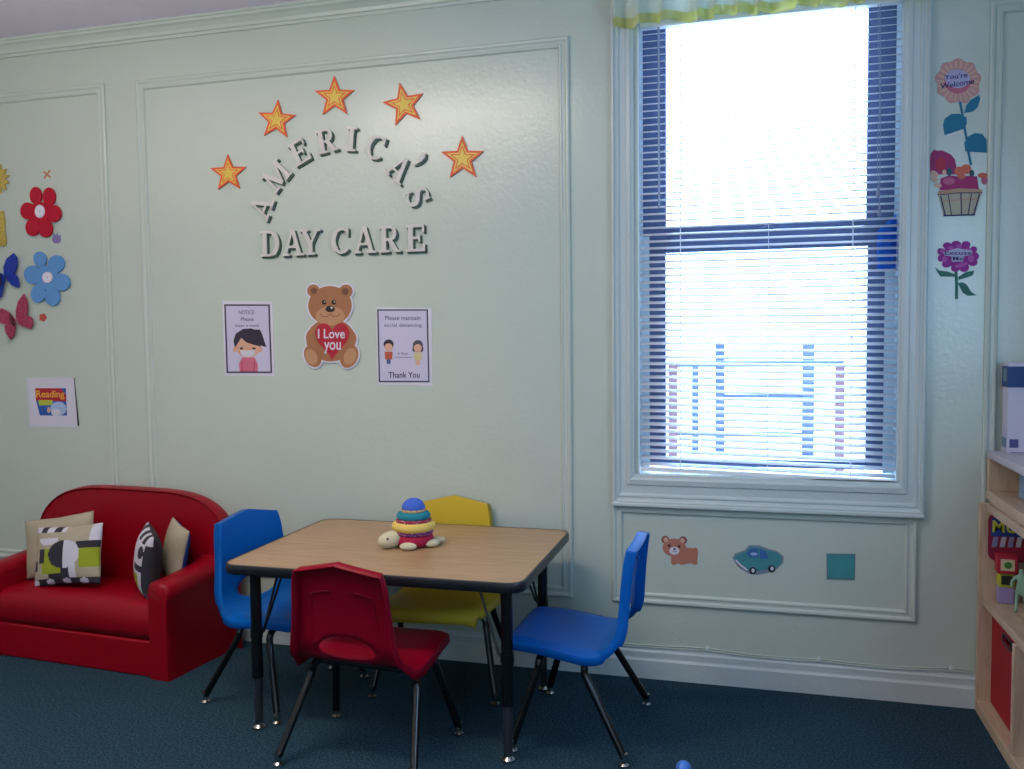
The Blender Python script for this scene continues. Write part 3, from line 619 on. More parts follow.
# ------------------------------------------------------------------ chairs
def build_shell():
    """moulded shell: seat and back in one sheet with a rim flange and a hand opening"""
    ctrl = [(.238,.338,.175),(.230,.356,.188),(.205,.366,.200),(.12,.364,.208),(.02,.352,.213),(-.06,.342,.213),(-.105,.350,.205),(-.138,.378,.190),(-.156,.420,.180),(-.162,.480,.170),(-.168,.555,.163),(-.176,.630,.157),(-.184,.680,.146)]
    pts = smooth_path(ctrl, 6); n = len(pts)-1; NU = 36
    # back corners are clipped and the top rises to a blunt peak
    bm = bmesh.new(); g = []
    for i,p in enumerate(pts):
        s = i/n; row = []
        for k in range(NU+1):
            u = -1+2*k/NU
            seatness = max(0,min(1,(p.y+.05)/.12)); backness = 1-max(0,min(1,(p.y+.16)/.05)) if p.y < -.11 else 0
            x = u*p.z; y = p.x; z = p.y
            y, z = p.x, p.y
            z_ = z; y_ = y
            if s > .5:
                bk = (s-.5)/.5
                y_ = y - .013*(1-abs(u)**2)*bk + .0     # back is dished: centre behind the sides
                if s > .86: z_ = z + .030*(1-abs(u))*((s-.86)/.14)
            else:
                z_ = z - .012*(1-u*u)*min(1,(1-abs(s-.25)/.25)) - .010*max(0,abs(u)-.8)/.2
            row.append((x, y_, z_, s, u))
        g.append(row)
    V = {}
    # hand opening in parameter space (s,u)
    si = [i for i,p in enumerate(pts) if p.y > .372 and p.x < -.1][0]/n; sj = [i for i,p in enumerate(pts) if p.y > .455][0] if False else [i for i,p in enumerate(pts) if p.y > .456 and p.x < -.1][0]
    s0, s1_ = si, sj/n; sc, sr, ur = (s0+s1_)/2, (s1_-s0)/2, .56
    def m(s,u): return math.hypot((s-sc)/sr, u/ur)
    def P3(s,u):
        i = min(n-1, max(0,int(s*n))); f = s*n-i; kk = (u+1)/2*NU; k = min(NU-1,int(kk)); h = kk-k
        a,b,c,d = (Vector(g[i][k][:3]),Vector(g[i][k+1][:3]),Vector(g[i+1][k][:3]),Vector(g[i+1][k+1][:3]))
        return (a*(1-h)+b*h)*(1-f)+(c*(1-h)+d*h)*f
    keep = lambda i,k: all(m(g[a][b][3],g[a][b][4]) >= 1 for a,b in ((i,k),(i+1,k),(i,k+1),(i+1,k+1)))
    kept = [(i,k) for i in range(n) for k in range(NU) if keep(i,k)]
    edgev = set()
    for i in range(n):
        for k in range(NU):
            if not keep(i,k):
                for a,b in ((i,k),(i+1,k),(i,k+1),(i+1,k+1)): edgev.add((a,b))
    def vert(a,b):
        if (a,b) not in V:
            x,y,z,s,u = g[a][b]
            if (a,b) in edgev:
                mm = m(s,u); s2 = sc+(s-sc)/mm; u2 = u/mm; co = P3(s2,u2)
            else: co = Vector((x,y,z))
            V[(a,b)] = bm.verts.new(co)
        return V[(a,b)]
    for i,k in kept: bm.faces.new((vert(i,k),vert(i,k+1),vert(i+1,k+1),vert(i+1,k)))
    # rim flange
    ring = [(i,0) for i in range(n+1)]+[(n,k) for k in range(1,NU+1)]+[(i,NU) for i in range(n-1,-1,-1)]+[(0,k) for k in range(NU-1,0,-1)]
    fl = []
    for a,b in ring:
        t = pts[min(a+1,n)]-pts[max(a-1,0)]; nrm = Vector((0,-t.y,t.x)).normalized()  # down / backwards side of the sheet
        if a == 0: nrm = Vector((0,.1,-1))
        nrm = Vector((0, nrm.y, nrm.z))
        if nrm.z > .01 and pts[a].x > -.1: nrm = -nrm
        if pts[a].x < -.1 and nrm.y > 0: nrm = -nrm
        depth = .024 + (.010 if a > n*.6 else .0)
        outw = Vector(((.006 if b == NU else -.006 if b == 0 else 0),0,0))
        v0 = vert(a,b); fl.append((v0, bm.verts.new(v0.co + nrm*depth + outw)))
    for (a0,a1),(b0,b1) in zip(fl, fl[1:]+fl[:1]): bm.faces.new((a0,b0,b1,a1))
    # reinforcing ribs on the rear of the back: two uprights and a blunt chevron
    return bm
def rib_mesh(sx):
    bm = bmesh.new()
    if True:
        tube(bm, smooth_path([(sx*.118,-.160,.43),(sx*.118,-.168,.50),(sx*.113,-.176,.56),(sx*.108,-.182,.595)],4), .0035, 8)
        tube(bm, smooth_path([(sx*.108,-.182,.595),(sx*.075,-.188,.606),(sx*.040,-.191,.612)],4), .0035, 8)
    return bm
def leg_mesh(sx, sy):
    yt = .105 if sy > 0 else -.045; yb = .188*sy if sy > 0 else -.190
    pts = smooth_path([(sx*.125,yt,.318),(sx*.165,yt,.316),(sx*.190,yt+.004*sy,.296),*[(sx*(.196+.047*k/4), yt+.008*sy+(yb-yt-.008*sy)*k/4, .268-.238*k/4) for k in range(5)]],6)
    bm = bmesh.new(); tube(bm, pts, .0128, 12); return bm, (sx*.243, yb)
def make_chair(m, label, group='child chairs around the table'):
    t = thing('child_chair', label, 'chair', group=group)
    bm = build_shell()
    o = obj('seat_shell', bm, m, t, smooth='angle', solid=.005, angle=55); 
    for s_ in (-1,1): obj('back_rib', rib_mesh(s_), m, o, smooth=True)
    for sy in (1,-1):
        yt = .105 if sy > 0 else -.045
        bm = bmesh.new(); tube(bm, [(-.13,yt,.318),(.13,yt,.318)], .0112, 12); 
        for sx in (-1,1): box(bm, sx*.09-.012, sx*.09+.012, yt-.014, yt+.014, .322, .335)
        obj('crossbar', bm, M_black, t, smooth='angle')
        for sx in (-1,1):
            bm, (fx,fy) = leg_mesh(sx,sy); l = obj('leg', bm, M_black, t, smooth=True)
            bm = bmesh.new(); lathe(bm, [(.013,0),(.0165,.003),(.0165,.008),(.009,.014),(.0105,.018),(.0118,.036),(.0118,.046)], (fx+sx*.001,fy,0), 16)
            obj('glide', bm, M_chrome, l, smooth='angle')
    return t
def place(t, x, y, rz): t.location = (x,y,0); t.rotation_euler.z = math.radians(rz)
def recolor(t, m):
    for ch in t.children:
        if ch.name.startswith('seat_shell'):
            for o in [ch]+list(ch.children):
                o.data = o.data.copy(); o.data.materials[0] = m
c_red = make_chair(M_red, 'dark red plastic child chair with black legs, nearest, seen from behind'); place(c_red, -1.238, 2.656, -3); c_red.scale.z = .98
c_red.scale.z = 1; c_bl = copy_tree(c_red); recolor(c_bl, M_blue); c_bl['label'] = 'blue plastic child chair at the left end of the table, beside the loveseat'; place(c_bl, -1.775, 3.036, -105)
c_br = copy_tree(c_red); recolor(c_br, M_blue); c_br['label'] = 'blue plastic child chair at the right end of the table, below the window'; place(c_br, -.572, 2.995, 88); c_br.scale.z = 1.01
c_y = copy_tree(c_red); recolor(c_y, M_yellow); c_y['label'] = 'yellow plastic child chair on the far side of the table, against the wall'; place(c_y, -1.192, 3.262, 186); c_y.scale.z = 1.025

c_red.scale.z = .98
# ------------------------------------------------------------------ table
TX0, TX1, TY0, TY1, TZ = -1.778, -.690, 2.603, 3.392, .62
def rrect(x0,x1,y0,y1,r,n=8):
    out = []
    for cx,cy,a in ((x1-r,y1-r,0),(x0+r,y1-r,90),(x0+r,y0+r,180),(x1-r,y0+r,270)):
        out += [(cx+r*math.cos(math.radians(a+90*k/n)), cy+r*math.sin(math.radians(a+90*k/n))) for k in range(n+1)]
    return out
tcx, tcy = (TX0+TX1)/2, (TY0+TY1)/2
tb = thing('activity_table', 'low rectangular child table with wood-look top, black edge and black legs', 'table', (tcx,tcy,0))
def slab(pts, z0, z1):
    bm = bmesh.new(); A = [bm.verts.new((x-tcx,y-tcy,z0)) for x,y in pts]; B = [bm.verts.new((x-tcx,y-tcy,z1)) for x,y in pts]; n = len(pts)
    bm.faces.new(A[::-1]); bm.faces.new(B)
    for i in range(n): bm.faces.new((A[i],A[(i+1)%n],B[(i+1)%n],B[i]))
    return bm
tp = obj('tabletop', slab(rrect(TX0+.006,TX1-.006,TY0+.006,TY1-.006,.055), .588, TZ), M_lam, tb)
ringo, ringi = rrect(TX0,TX1,TY0,TY1,.06), rrect(TX0+.008,TX1-.008,TY0+.008,TY1-.008,.053)
bm = bmesh.new(); loops = []
for pts, z in ((ringi,TZ+.0012),(rrect(TX0+.003,TX1-.003,TY0+.003,TY1-.003,.058),TZ+.001),(ringo,TZ-.004),(ringo,.591),(rrect(TX0+.003,TX1-.003,TY0+.003,TY1-.003,.058),.5865),(ringi,.586)):
    loops.append([bm.verts.new((x-tcx,y-tcy,z)) for x,y in pts])
for A,B in zip(loops, loops[1:]):
    for i in range(len(A)): bm.faces.new((A[i],A[(i+1)%len(A)],B[(i+1)%len(A)],B[i]))
obj('edge_band', bm, M_edge, tb, smooth='angle')
for lx, ly in ((-1.70,2.705),(-.765,2.69),(-1.70,3.28),(-.785,3.28)):
    x, y = lx-tcx, ly-tcy; sx = -1 if x < 0 else 1; sy = -1 if y < 0 else 1
    bm = bmesh.new(); tube(bm, [(x,y,.19),(x,y,.587)], .0195, 20); box(bm, x-.04,x+.04,y-.04,y+.04,.5815,.5872)
    l = obj('leg', bm, M_black, tb, smooth='angle')
    bm = bmesh.new(); tube(bm, [(x,y,.03),(x,y,.20)], .0155, 18); obj('leg_insert', bm, M_tube, l, smooth='angle')
    bm = bmesh.new(); lathe(bm, [(.017,0),(.022,.003),(.022,.010),(.012,.018),(.014,.022),(.0158,.038)], (x,y,0), 18); obj('glide', bm, M_chrome, l, smooth='angle')
    bm = bmesh.new()
    tube(bm, [(x-sx*.018,y,.35),(x-sx*.03,y,.36),(x-sx*.105,y-sy*.02,.587)], .0045, 8); tube(bm, [(x-sx*.01,y-sy*.016,.35),(x-sx*.012,y-sy*.03,.36),(x-sx*.035,y-sy*.12,.587)], .0045, 8)
    tube(bm, [(x,y,.335),(x,y,.362)], .0225, 16)
    obj('brace', bm, M_black, l, smooth='angle')

# ------------------------------------------------------------------ stacking turtle toy
tx, ty = -1.216, 3.015
tt = thing('stacking_turtle', 'soft stacking turtle toy with coloured rings and cream head, on the table', 'toy', (tx,ty,TZ)); tt.scale = (.95,.95,.95)
def cushion_prof(r, z0, z1, n=10):
    h = (z1-z0)/2; rr = min(h, r*.6); return [(r-rr+rr*math.cos(a), (z0+z1)/2+h*math.sin(a)) for a in [-PI/2+PI*k/n for k in range(n+1)]]
fab = dict(rough=.9, bump=(500,.5,.002))
M_trd = mat('crimson_cloth','A80E3C',**fab); M_tdot = mat('dotted_purple_cloth','6A2A6A',.9,var=(160,'D58AA8',.56,.62)); M_tyel = mat('butter_cloth','DDBE62',**fab)
M_tmar = mat('dotted_maroon_cloth','8A1840',.9,var=(150,'D8B0B8',.57,.62)); M_ttea = mat('teal_cloth','1A7C90',**fab); M_tblu = mat('periwinkle_cloth','3C62C4',**fab); M_tcrm = mat('cream_plush','C9C0A0',.95,bump=(300,.6,.003))
M_tmix = mat('striped_band_cloth','C9A868',.9,var=(90,'A86A7A',.5,.6))
for nm, m, r_, z0, z1 in (('base_cushion',M_trd,.078,.002,.054),('lower_ring',M_tdot,.077,.046,.070),('yellow_ring',M_tyel,.086,.062,.098),('middle_ring',M_tmar,.070,.092,.110),('teal_ring',M_ttea,.067,.104,.136),('small_ring',M_tmix,.047,.132,.150)):
    bm = bmesh.new(); lathe(bm, cushion_prof(r_,z0,z1), (0,0,0), 36); obj(nm, bm, m, tt, smooth=True)
bm = bmesh.new(); lathe(bm, [(.044,.145)]+[(.046*math.cos(a),.149+.040*math.sin(a)) for a in [PI/2*k/8 for k in range(9)]], (0,0,0), 32); obj('top_dome', bm, M_tblu, tt, smooth=True)
rh = Matrix.Rotation(math.radians(215),3,'Z')@Matrix.Rotation(math.radians(12),3,'Y')
bm = bmesh.new(); ellipsoid(bm, (-.074,-.064,.034), (.050,.033,.033), rh, seg=28, rings=18); hd = obj('head', bm, M_tcrm, tt, smooth=True)
for e_ in ((-.070,-.0975,.044),(-.108,-.052,.048)):
    bm = bmesh.new(); ellipsoid(bm, e_, (.0045,.0040,.0045)); obj('eye', bm, p_dk, hd, smooth=True)
for x,y,rr in ((.008,-.082,10),(-.07,.06,60),(.080,-.008,60),(.02,.085,0)):
    bm = bmesh.new(); ellipsoid(bm, (x,y,.015), (.034,.022,.015), Matrix.Rotation(math.radians(rr),3,'Z')); obj('foot', bm, M_tcrm, tt, smooth=True)
bm = bmesh.new(); ellipsoid(bm, (.090,.040,.018), (.026,.014,.013), Matrix.Rotation(math.radians(30),3,'Z')); obj('tail', bm, M_tcrm, tt, smooth=True)

# ------------------------------------------------------------------ loveseat
sof = thing('loveseat', 'small glossy red vinyl loveseat with a rounded back, against the wall', 'loveseat', (-2.81,3.042,0), math.radians(-4.0))
def prism_y(prof, y0, y1):
    bm = bmesh.new(); A = [bm.verts.new((x,y0,z)) for x,z in prof]; B = [bm.verts.new((x,y1,z)) for x,z in prof]; n = len(prof)
    bm.faces.new(A); bm.faces.new(B[::-1])
    for i in range(n): bm.faces.new((A[i],B[i],B[(i+1)%n],A[(i+1)%n]))
    return bm
bm = bmesh.new(); box(bm, -.425,.425,.002,.36,.0,.152); obj('base', bm, M_vinyl, sof, bevel=.008, seg=3)
# seat cushion: rounded front
def seat_cushion():
    prof = [(.36,.155),(.03,.152),(.006,.160),(-.004,.185),(-.006,.235),(.004,.275),(.03,.298),(.08,.306),(.2,.300),(.36,.292)]
    bm = bmesh.new(); rows = []
    for k in range(25):
        u = -1+2*k/24; x = u*.425; e = 1-abs(u)**14
        rows.append([bm.verts.new((x,y+.0*(1-e),z*(1 if z<.2 else .985+.015*e)+(.008*math.cos(u*PI/2) if z>.25 else 0))) for y,z in prof])
    for A,B in zip(rows,rows[1:]):
        for i in range(len(prof)-1): bm.faces.new((A[i],A[i+1],B[i+1],B[i]))
    bm.faces.new(rows[0]); bm.faces.new(rows[-1][::-1]); return bm
obj('seat_cushion', seat_cushion(), M_vinyl, sof, smooth='angle', angle=60)
def backrest():
    top = []
    for k in range(41):
        u = math.sin((-1+2*k/40)*PI/2); x = u*.548+.022
        z = .465 + .250*(max(0,1-abs(u)**4.2))**.5
        top.append((x,z))
    ys = [(.300,-.012),(.292,-.004),(.300,0),(.385,.004),(.400,-.004),(.404,-.014)]
    bm = bmesh.new(); rings = []
    for y, dz in ys:
        sh = 0
        row = [bm.verts.new((x*(1+.0*dz), y+ (.045*max(0,(z-.3)/.4) if y < .35 else .0), z+dz)) for x,z in top]
        low = [bm.verts.new((x, y, .0 if y > .35 else .28)) for x,z in top]
        rings.append((row,low))
    mid = []
    (r0,l0) = rings[0]
    for (r,l),(r2,l2) in zip(rings,rings[1:]):
        for i in range(len(r)-1): bm.faces.new((r[i],r[i+1],r2[i+1],r2[i]))
    rA,lA = rings[0]; rB,lB = rings[-1]
    for i in range(len(rA)-1): bm.faces.new((rA[i],lA[i],lA[i+1],rA[i+1])); bm.faces.new((rB[i],rB[i+1],lB[i+1],lB[i])); bm.faces.new((lA[i],lB[i],lB[i+1],lA[i+1]))
    for e in (0,-1):
        f = [rings[j][0][e] for j in range(len(rings))]+[lB[e],lA[e]]; bm.faces.new(f)
    for j in range(1,5):
        for v in rings[j][1]: bm.verts.remove(v)
    return bm
obj('backrest', backrest(), M_vinyl, sof, smooth='angle', angle=50)
def arm(sx):
    bm = bmesh.new(); rows = []
    for k in range(13):
        t = k/12; y = .0+.39*t; h = .405+.030*t+.045*max(0,(t-.55)/.45)**2
        e = 0
        prof = [(-.052,0),(-.052,h-.075),(-.055,h-.045),(-.052,h-.02),(-.036,h-.004),(-.005,h),(.030,h-.004),(.052,h-.022),(.058,h-.050),(.054,h-.075),(.050,h-.09),(.050,0)]
        if k == 0: prof = [(x*.86,z if z < .01 else z-.010) for x,z in prof]
        yy = y if k else -.012
        if k == 1: yy = .002; 
        rows.append([bm.verts.new((sx*(.47+x+.02*t*t*(1 if x > 0 else 0)), yy, z)) for x,z in prof])
    for A,B in zip(rows,rows[1:]):
        n = len(A)
        for i in range(n): bm.faces.new((A[i],A[(i+1)%n],B[(i+1)%n],B[i]))
    bm.faces.new(rows[0]); bm.faces.new(rows[-1][::-1])
    return bm
for sx in (-1,1): obj('armrest', arm(sx), M_vinyl, sof, smooth='angle', angle=48)

# cushions
def pillow(name, label, loc, rot, w, h, t, pat, mats, n=44, group='throw cushions on the loveseat'):
    bm = bmesh.new(); F_ = [];
    def pos(u,v,s):
        a, b = 2*u-1, 2*v-1; pin = 1-.10*(1-abs(a)**2)*abs(b)**3*0
        x = a*w/2*(1-.07*(1-b*b)*0 - .06*(1-abs(b))*abs(a)); z = b*h/2*(1-.06*(1-abs(a))*abs(b))
        y = s*t/2*((1-abs(a)**2.6)*(1-abs(b)**2.6))**.55
        return (x,y,z)
    for s in (-1,1):
        g = [[None]*(n+1) for _ in range(n+1)]
        for i in range(n+1):
            for j in range(n+1):
                edge = i in (0,n) or j in (0,n)
                if s == 1 and edge: g[i][j] = G0[i][j]
                else: g[i][j] = bm.verts.new(pos(i/n,j/n,s))
        if s == -1: G0 = g
        for i in range(n):
            for j in range(n):
                f = bm.faces.new((g[i][j],g[i+1][j],g[i+1][j+1],g[i][j+1]))
                f.material_index = pat((i+.5)/n,(j+.5)/n,s)
    o = obj(name, bm, mats, smooth=True); o.location = loc; o.rotation_euler = rot
    return tag(o, label, 'cushion', group)
M_cb = mat('beige_linen','A59C86',.9,bump=(300,.5,.002)); M_cw = mat('white_cotton','C9C6D2',.9); M_cg = mat('lime_cotton','8E9A1C',.9); M_ck = mat('charcoal_cotton','2A2834',.9); M_cbl = mat('royal_blue_cotton','12408E',.9); M_cbr = mat('dark_brown_cotton','33282C',.9,bump=(200,.7,.004))
def pat1(u, v, s):
    if s > 0: return 0
    # u across, v up; 0 beige 1 white 2 lime 3 charcoal
    if math.hypot((u-.54),(v-.52)) < .235: return 3 if u < .54 else 1
    if math.hypot(u-.28,(v-.78)*1.6) < .16 and v < .80: return 1
    if .14 < u < .42 and .38 < v < .62: return 3 if u < .24 else 2
    if v < .12: return 1 if (int(u*8) % 2 == 0 and math.hypot(((u*8)%1)-.5,(v-.06)*10) < .5) else 3
    if .2 < u < .5 and .20 < v < .42: return 2
    if .3 < u < .62 and .10 < v < .24: return 3
    if .62 < u < .72 and .10 < v < .38: return 1
    if .50 < u < .62 and .10 < v < .32: return 3
    if u > .76 and .28 < v < .60: return 2
    if u > .72 and .60 < v < .72: return 3
    if u < .10 and .25 < v < .42: return 3
    if v > .90 and u < .52: return 1 if int(u*9)%2 == 0 else 3
    if u > .88 and v > .72: return 1
    if u > .86 and v < .12: return 1
    return 0
def pat2(u, v, s):
    if s > 0: return 4
    if v > .86: return 3 if int(u*7)%2 else 1
    if u > .90: return 3
    if math.hypot(u-.80,v-.72) < .10: return 3
    if .12 < v < .36 and .35 < u < .80: return 2
    if .42 < v < .52 and u > .55: return 3
    if v < .1: return 1
    return 1
pillow('throw_cushion','square cushion with black, white and lime abstract print, left on the loveseat',(-2.925,3.165,.448),(math.radians(-14),math.radians(-6),math.radians(2)),.345,.265,.10,pat1,[M_cb,M_cw,M_cg,M_ck],60)
pillow('throw_cushion','plain beige cushion behind the printed cushion, left on the loveseat',(-3.060,3.262,.462),(math.radians(-12),math.radians(-9),math.radians(6)),.36,.27,.09,lambda u,v,s:0,[M_cb])
pillow('throw_cushion','abstract print cushion with dark brown back, standing edge-on by the right armrest',(-2.515,3.170,.447),(math.radians(-6),math.radians(6),math.radians(-47)),.25,.275,.11,pat2,[M_cb,M_cw,M_cg,M_ck,M_cbr],50)
pillow('throw_cushion','beige cushion with a blue back, leaning at the right armrest behind the printed one',(-2.455,3.275,.458),(math.radians(-10),math.radians(8),math.radians(-36)),.225,.265,.08,lambda u,v,s:(0 if s<0 else 1),[M_cb,M_cbl])

# ------------------------------------------------------------------ shelf unit at the right
SX0, SX1 = .806, 1.185
sh = thing('storage_shelf', 'light birch storage shelf with cubbies standing at the right wall', 'shelf', (SX0,3.0,0))
def spart(name, a, m=M_birch, par=None):
    bm = bmesh.new(); box(bm, a[0]-SX0,a[1]-SX0,a[2]-3.0,a[3]-3.0,a[4],a[5]); return obj(name, bm, m, par or sh, bevel=.003)
yE, yN = 3.490, 2.08
spart('side_panel',(SX0,SX1,yE-.022,yE,.0,.775)); spart('side_panel',(SX0,SX1,yN-.022,yN,0,.775))
spart('bottom_board',(SX0,SX1,yN,yE-.022,.0,.045)); spart('middle_board',(SX0+.012,SX1,yN,yE-.022,.405,.432)); spart('upper_board',(SX0+.022,SX1,yN,yE-.022,.747,.775))
for y in (3.040,2.570): spart('divider',(SX0+.003,SX1,y-.011,y+.011,.045,.405))
spart('back_panel',(SX1-.008,SX1,yN,yE-.022,.045,.747),mat('back_panel_tan','A08A74',.6))
hs = thing('hutch_shelf','birch hutch shelf unit set on top of the storage shelf','shelf',(SX0,3.0,.775))
def hpart(name,a):
    bm = bmesh.new(); box(bm, a[0]-SX0,a[1]-SX0,a[2]-3.0,a[3]-3.0,a[4]-.775,a[5]-.775); return obj(name, bm, M_birch, hs, bevel=.003)
hpart('bottom_board',(SX0+.024,SX1,yN,yE,.7905,.822)); hpart('side_panel',(SX0+.026,SX1,yE-.022,yE,.822,.940)); hpart('side_panel',(SX0+.026,SX1,yN,yN+.022,.822,.940)); hpart('foot_rail',(SX0+.034,SX1,yN,yE,.7755,.7905))
M_top = mat('lilac_grey_top','BDB4BC',.5); bm = bmesh.new(); box(bm,.026,SX1-SX0,yN-3,yE-3,.1655,.191); obj('top_board',bm,M_top,hs,bevel=.003)['label']='pale lilac grey top board'

def bin_(name,label,y0,y1,m,mh):
    t = thing(name,label,'storage bin',(.86,(y0+y1)/2,.0455)); c = Vector((.86,(y0+y1)/2,.0455)); bm = bmesh.new()
    x0,x1,z0,z1 = .852,1.165,.0455,.392; w = .006
    yc_ = (y0+y1)/2; hw = .045; hz0, hz1 = .325,.350
    box(bm,x0,x1,y0,y1,z0,z0+w); box(bm,x1-w,x1,y0,y1,z0+w,z1); box(bm,x0,x1,y0,y0+w,z0+w,z1); box(bm,x0,x1,y1-w,y1,z0+w,z1)
    box(bm,x0,x0+w,y0+w,yc_-hw,z0+w,z1); box(bm,x0,x0+w,yc_+hw,y1-w,z0+w,z1); box(bm,x0,x0+w,yc_-hw,yc_+hw,z0+w,hz0); box(bm,x0,x0+w,yc_-hw,yc_+hw,hz1,z1)
    for v in bm.verts: v.co -= c
    b = obj('bin_body',bm,m,t)
    bm = bmesh.new(); pts = []
    for k in range(24):
        a = 2*PI*k/24; pts.append(Vector((x0-.002, yc_+ (hw+.004)*max(-1,min(1,1.25*math.cos(a))), (hz0+hz1)/2+.016*max(-1,min(1,1.4*math.sin(a)))))-c)
    tube(bm, pts+[pts[0]], .0035, 8); obj('handle_ring',bm,mh,t,smooth=True)
M_bin = mat('red_canvas','A00A1E',.85,bump=(400,.6,.002)); M_bin2 = mat('blue_canvas','3C5E8E',.85,bump=(400,.6,.002))
bin_('storage_bin','red canvas storage bin with a cut-out handle in the bottom cubby',3.058,3.462,M_bin,mat('grommet_dark','3A3840',.4,metal=.5))
bin_('storage_bin','blue canvas storage bin in the cubby at the right photo edge',2.60,3.024,M_bin2,mat('grommet_dark','3A3840',.4,metal=.5))

# box on top
bt = thing('carton','tall white carton with a dark blue top band, standing on the shelf top','box',(.94,3.445,.9665))
bm = bmesh.new(); box(bm,-.065,.20,-.038,.035,0,.322); b0 = obj('carton_body',bm,mat('carton_white','C7C4D6',.6),bt,bevel=.002)
bm = bmesh.new(); box(bm,-.0665,.2015,-.0395,.0365,.235,.3085); obj('blue_band',bm,mat('carton_blue','163A78',.5),b0)
bm = bmesh.new(); box(bm,-.0675,-.0660,-.020,.018,.255,.300); box(bm,-.0675,-.0660,-.026,.022,.02,.055); obj('side_print',bm,mat('carton_print','6A8A9A',.5),b0)
bm = bmesh.new(); box(bm,-.058,-.030,-.0395,-.0375,.022,.052); box(bm,-.055,.06,-.0395,-.0375,.004,.006); obj('front_print',bm,P('soft_navy','4A4E86'),b0)
# pale blue box in the hutch
pb = thing('plastic_box','pale blue plastic box inside the upper cubby','box',(.955,3.22,.8225))
bm = bmesh.new(); box(bm,-.06,.16,-.20,.12,.0,.088); b1 = obj('box_body',bm,mat('pale_blue_plastic','7E98B4',.45),pb,bevel=.008)
bm = bmesh.new(); box(bm,-.068,.168,-.208,.128,.088,.100); obj('lid',bm,mat('pale_blue_lid','96AEC6',.45),pb,bevel=.006)
bm = bmesh.new(); 
for z in (.035,.06): 
    for y in (-.12,-.08,.0,.04): box(bm,-.0625,-.059,y-.008,y+.008,z-.004,z+.004)
obj('dot_print',bm,P('slate','4E6690'),b1)
# toy package, upright against the side panel, facing the room
def xz_plate(bm, pts, y0, y1, mi): plate(bm, pts, y0, y1, mi)
pk = thing('toy_package','red and blue carded toy package lettered MU in yellow, hanging inside the open cubby','toy package',(.95,3.462,.433))
bm = bmesh.new(); rp = [(x-.95,y) for x,y in rrect(.834,1.15,.135,.311,.03)]
xz_plate(bm, rp, .005, 0.0, 0); card = obj('backing_card',bm,P('card_red','8E1838'),pk)
bm = bmesh.new(); tri = []
plate(bm,[(-.108,.226),(.17,.226),(.17,.294),(-.106,.294)],-.0005,-.002,0)
obj('blue_panel',bm,P('card_blue','1E3E8E'),pk)
def local_text(s, x0, z0, x1, z1, y, m, par, name='lettering'):
    polys = text_polys(s, x0, 0, x1, 1); bm = bmesh.new()
    for p in polys: plate(bm, [(a, z1-(z1-z0)*b) for a,b in p], y+.0015, y, 0)
    return obj(name, bm, m, par)
local_text('MU', -.103, .240, -.022, .284, -.0035, P('card_yellow','D8D84A'), pk)
bm = bmesh.new(); plate(bm,[(.0,.212),(.16,.216),(.16,.240),(.0,.233)],-.002,-.004,0); obj('green_strip',bm,P('card_green','5E9A3C'),pk)
bm = bmesh.new()
for k in range(9): plate(bm,[(-.105+k*.026,.186+.001*k),(-.089+k*.026,.187+.001*k),(-.083+k*.026,.224+.001*k),(-.099+k*.026,.223+.001*k)],-.0005,-.003,k%2)
obj('stripe_print',bm,[P('card_lilac','8A86B4'),P('card_white','B8B4C8')],pk)
# toy blocks
def cubeblock(label, x, y, z, w, h, m, mi, kind='toy_block'):
    t = thing(kind,label,'toy block',(x,y,z), math.radians(-6),'toy blocks stacked on the shelf'); bm = bmesh.new(); box(bm,-w/2,w/2,-w/2,w/2,0,h); b = obj('block_body',bm,m,t,bevel=.003)
    if mi:
        bm = bmesh.new(); box(bm,-w*.34,w*.34,-w/2-.0015,-w/2,h*.2,h*.85); f = obj('picture',bm,mi[0],b)
        if len(mi) > 1:
            bm = bmesh.new(); ellipsoid(bm,(w*.02,-w/2-.0015,h*.52),(w*.2,.0015,h*.2)); obj('picture_mark',bm,mi[1],b)
zb0 = .4325
cubeblock('lavender toy block, bottom of the stack on the shelf',.882,3.418,zb0,.052,.058,P('block_lilac','9A8ABC'),None)
cubeblock('yellow green toy block with a dark window, middle of the stack',.882,3.418,zb0+.0585,.052,.050,P('block_lime','B8B828'),[P('block_dark','1E2420')])
cubeblock('red toy block with a small picture, top of the stack',.882,3.415,zb0+.109,.064,.062,P('block_red','B01832'),[P('block_cream','D6C8A8'),P('block_green','4E8A3A')])
# green figure of a standing person and a dark toy behind it
fg = bpy.data.meshes.new('toy_figure'); 
jv = [(0,0,.062),(0,0,.085),(0,0,.108),(0,0,.120),(0,0,.134),  # pelvis chest neck head
      (-.012,0,.058),(-.013,0,.032),(-.014,-.002,.006),(-.014,-.012,.004),(.012,0,.058),(.014,0,.032),(.015,-.002,.006),(.015,-.012,.004),
      (-.019,0,.104),(-.030,-.004,.088),(-.024,-.016,.078),(.019,0,.104),(.027,-.002,.084),(.028,-.006,.064)]
je = [(0,1),(1,2),(2,3),(3,4),(0,5),(5,6),(6,7),(7,8),(0,9),(9,10),(10,11),(11,12),(2,13),(13,14),(14,15),(2,16),(16,17),(17,18)]
jr = [.013,.013,.011,.006,.0105,.0085,.0065,.0055,.0045,.0085,.0065,.0055,.0045,.0065,.0050,.0042,.0065,.0050,.0042]
fg.from_pydata(jv, je, []); fo = link('toy_figure', fg, mat('toy_green','86AE98',.45)); fo.location = (.899,3.295,.4335); fo.rotation_euler.z = math.radians(-25); fo.scale = (1.0,1.1,1.13)
sk = fo.modifiers.new('k','SKIN'); 
for i,rv in enumerate(jr): fg.skin_vertices[0].data[i].radius = (rv,rv)
fg.skin_vertices[0].data[0].use_root = True
ss = fo.modifiers.new('u','SUBSURF'); ss.levels = ss.render_levels = 2
tag(fo,'small pale green plastic figure standing on the middle board','toy figure')
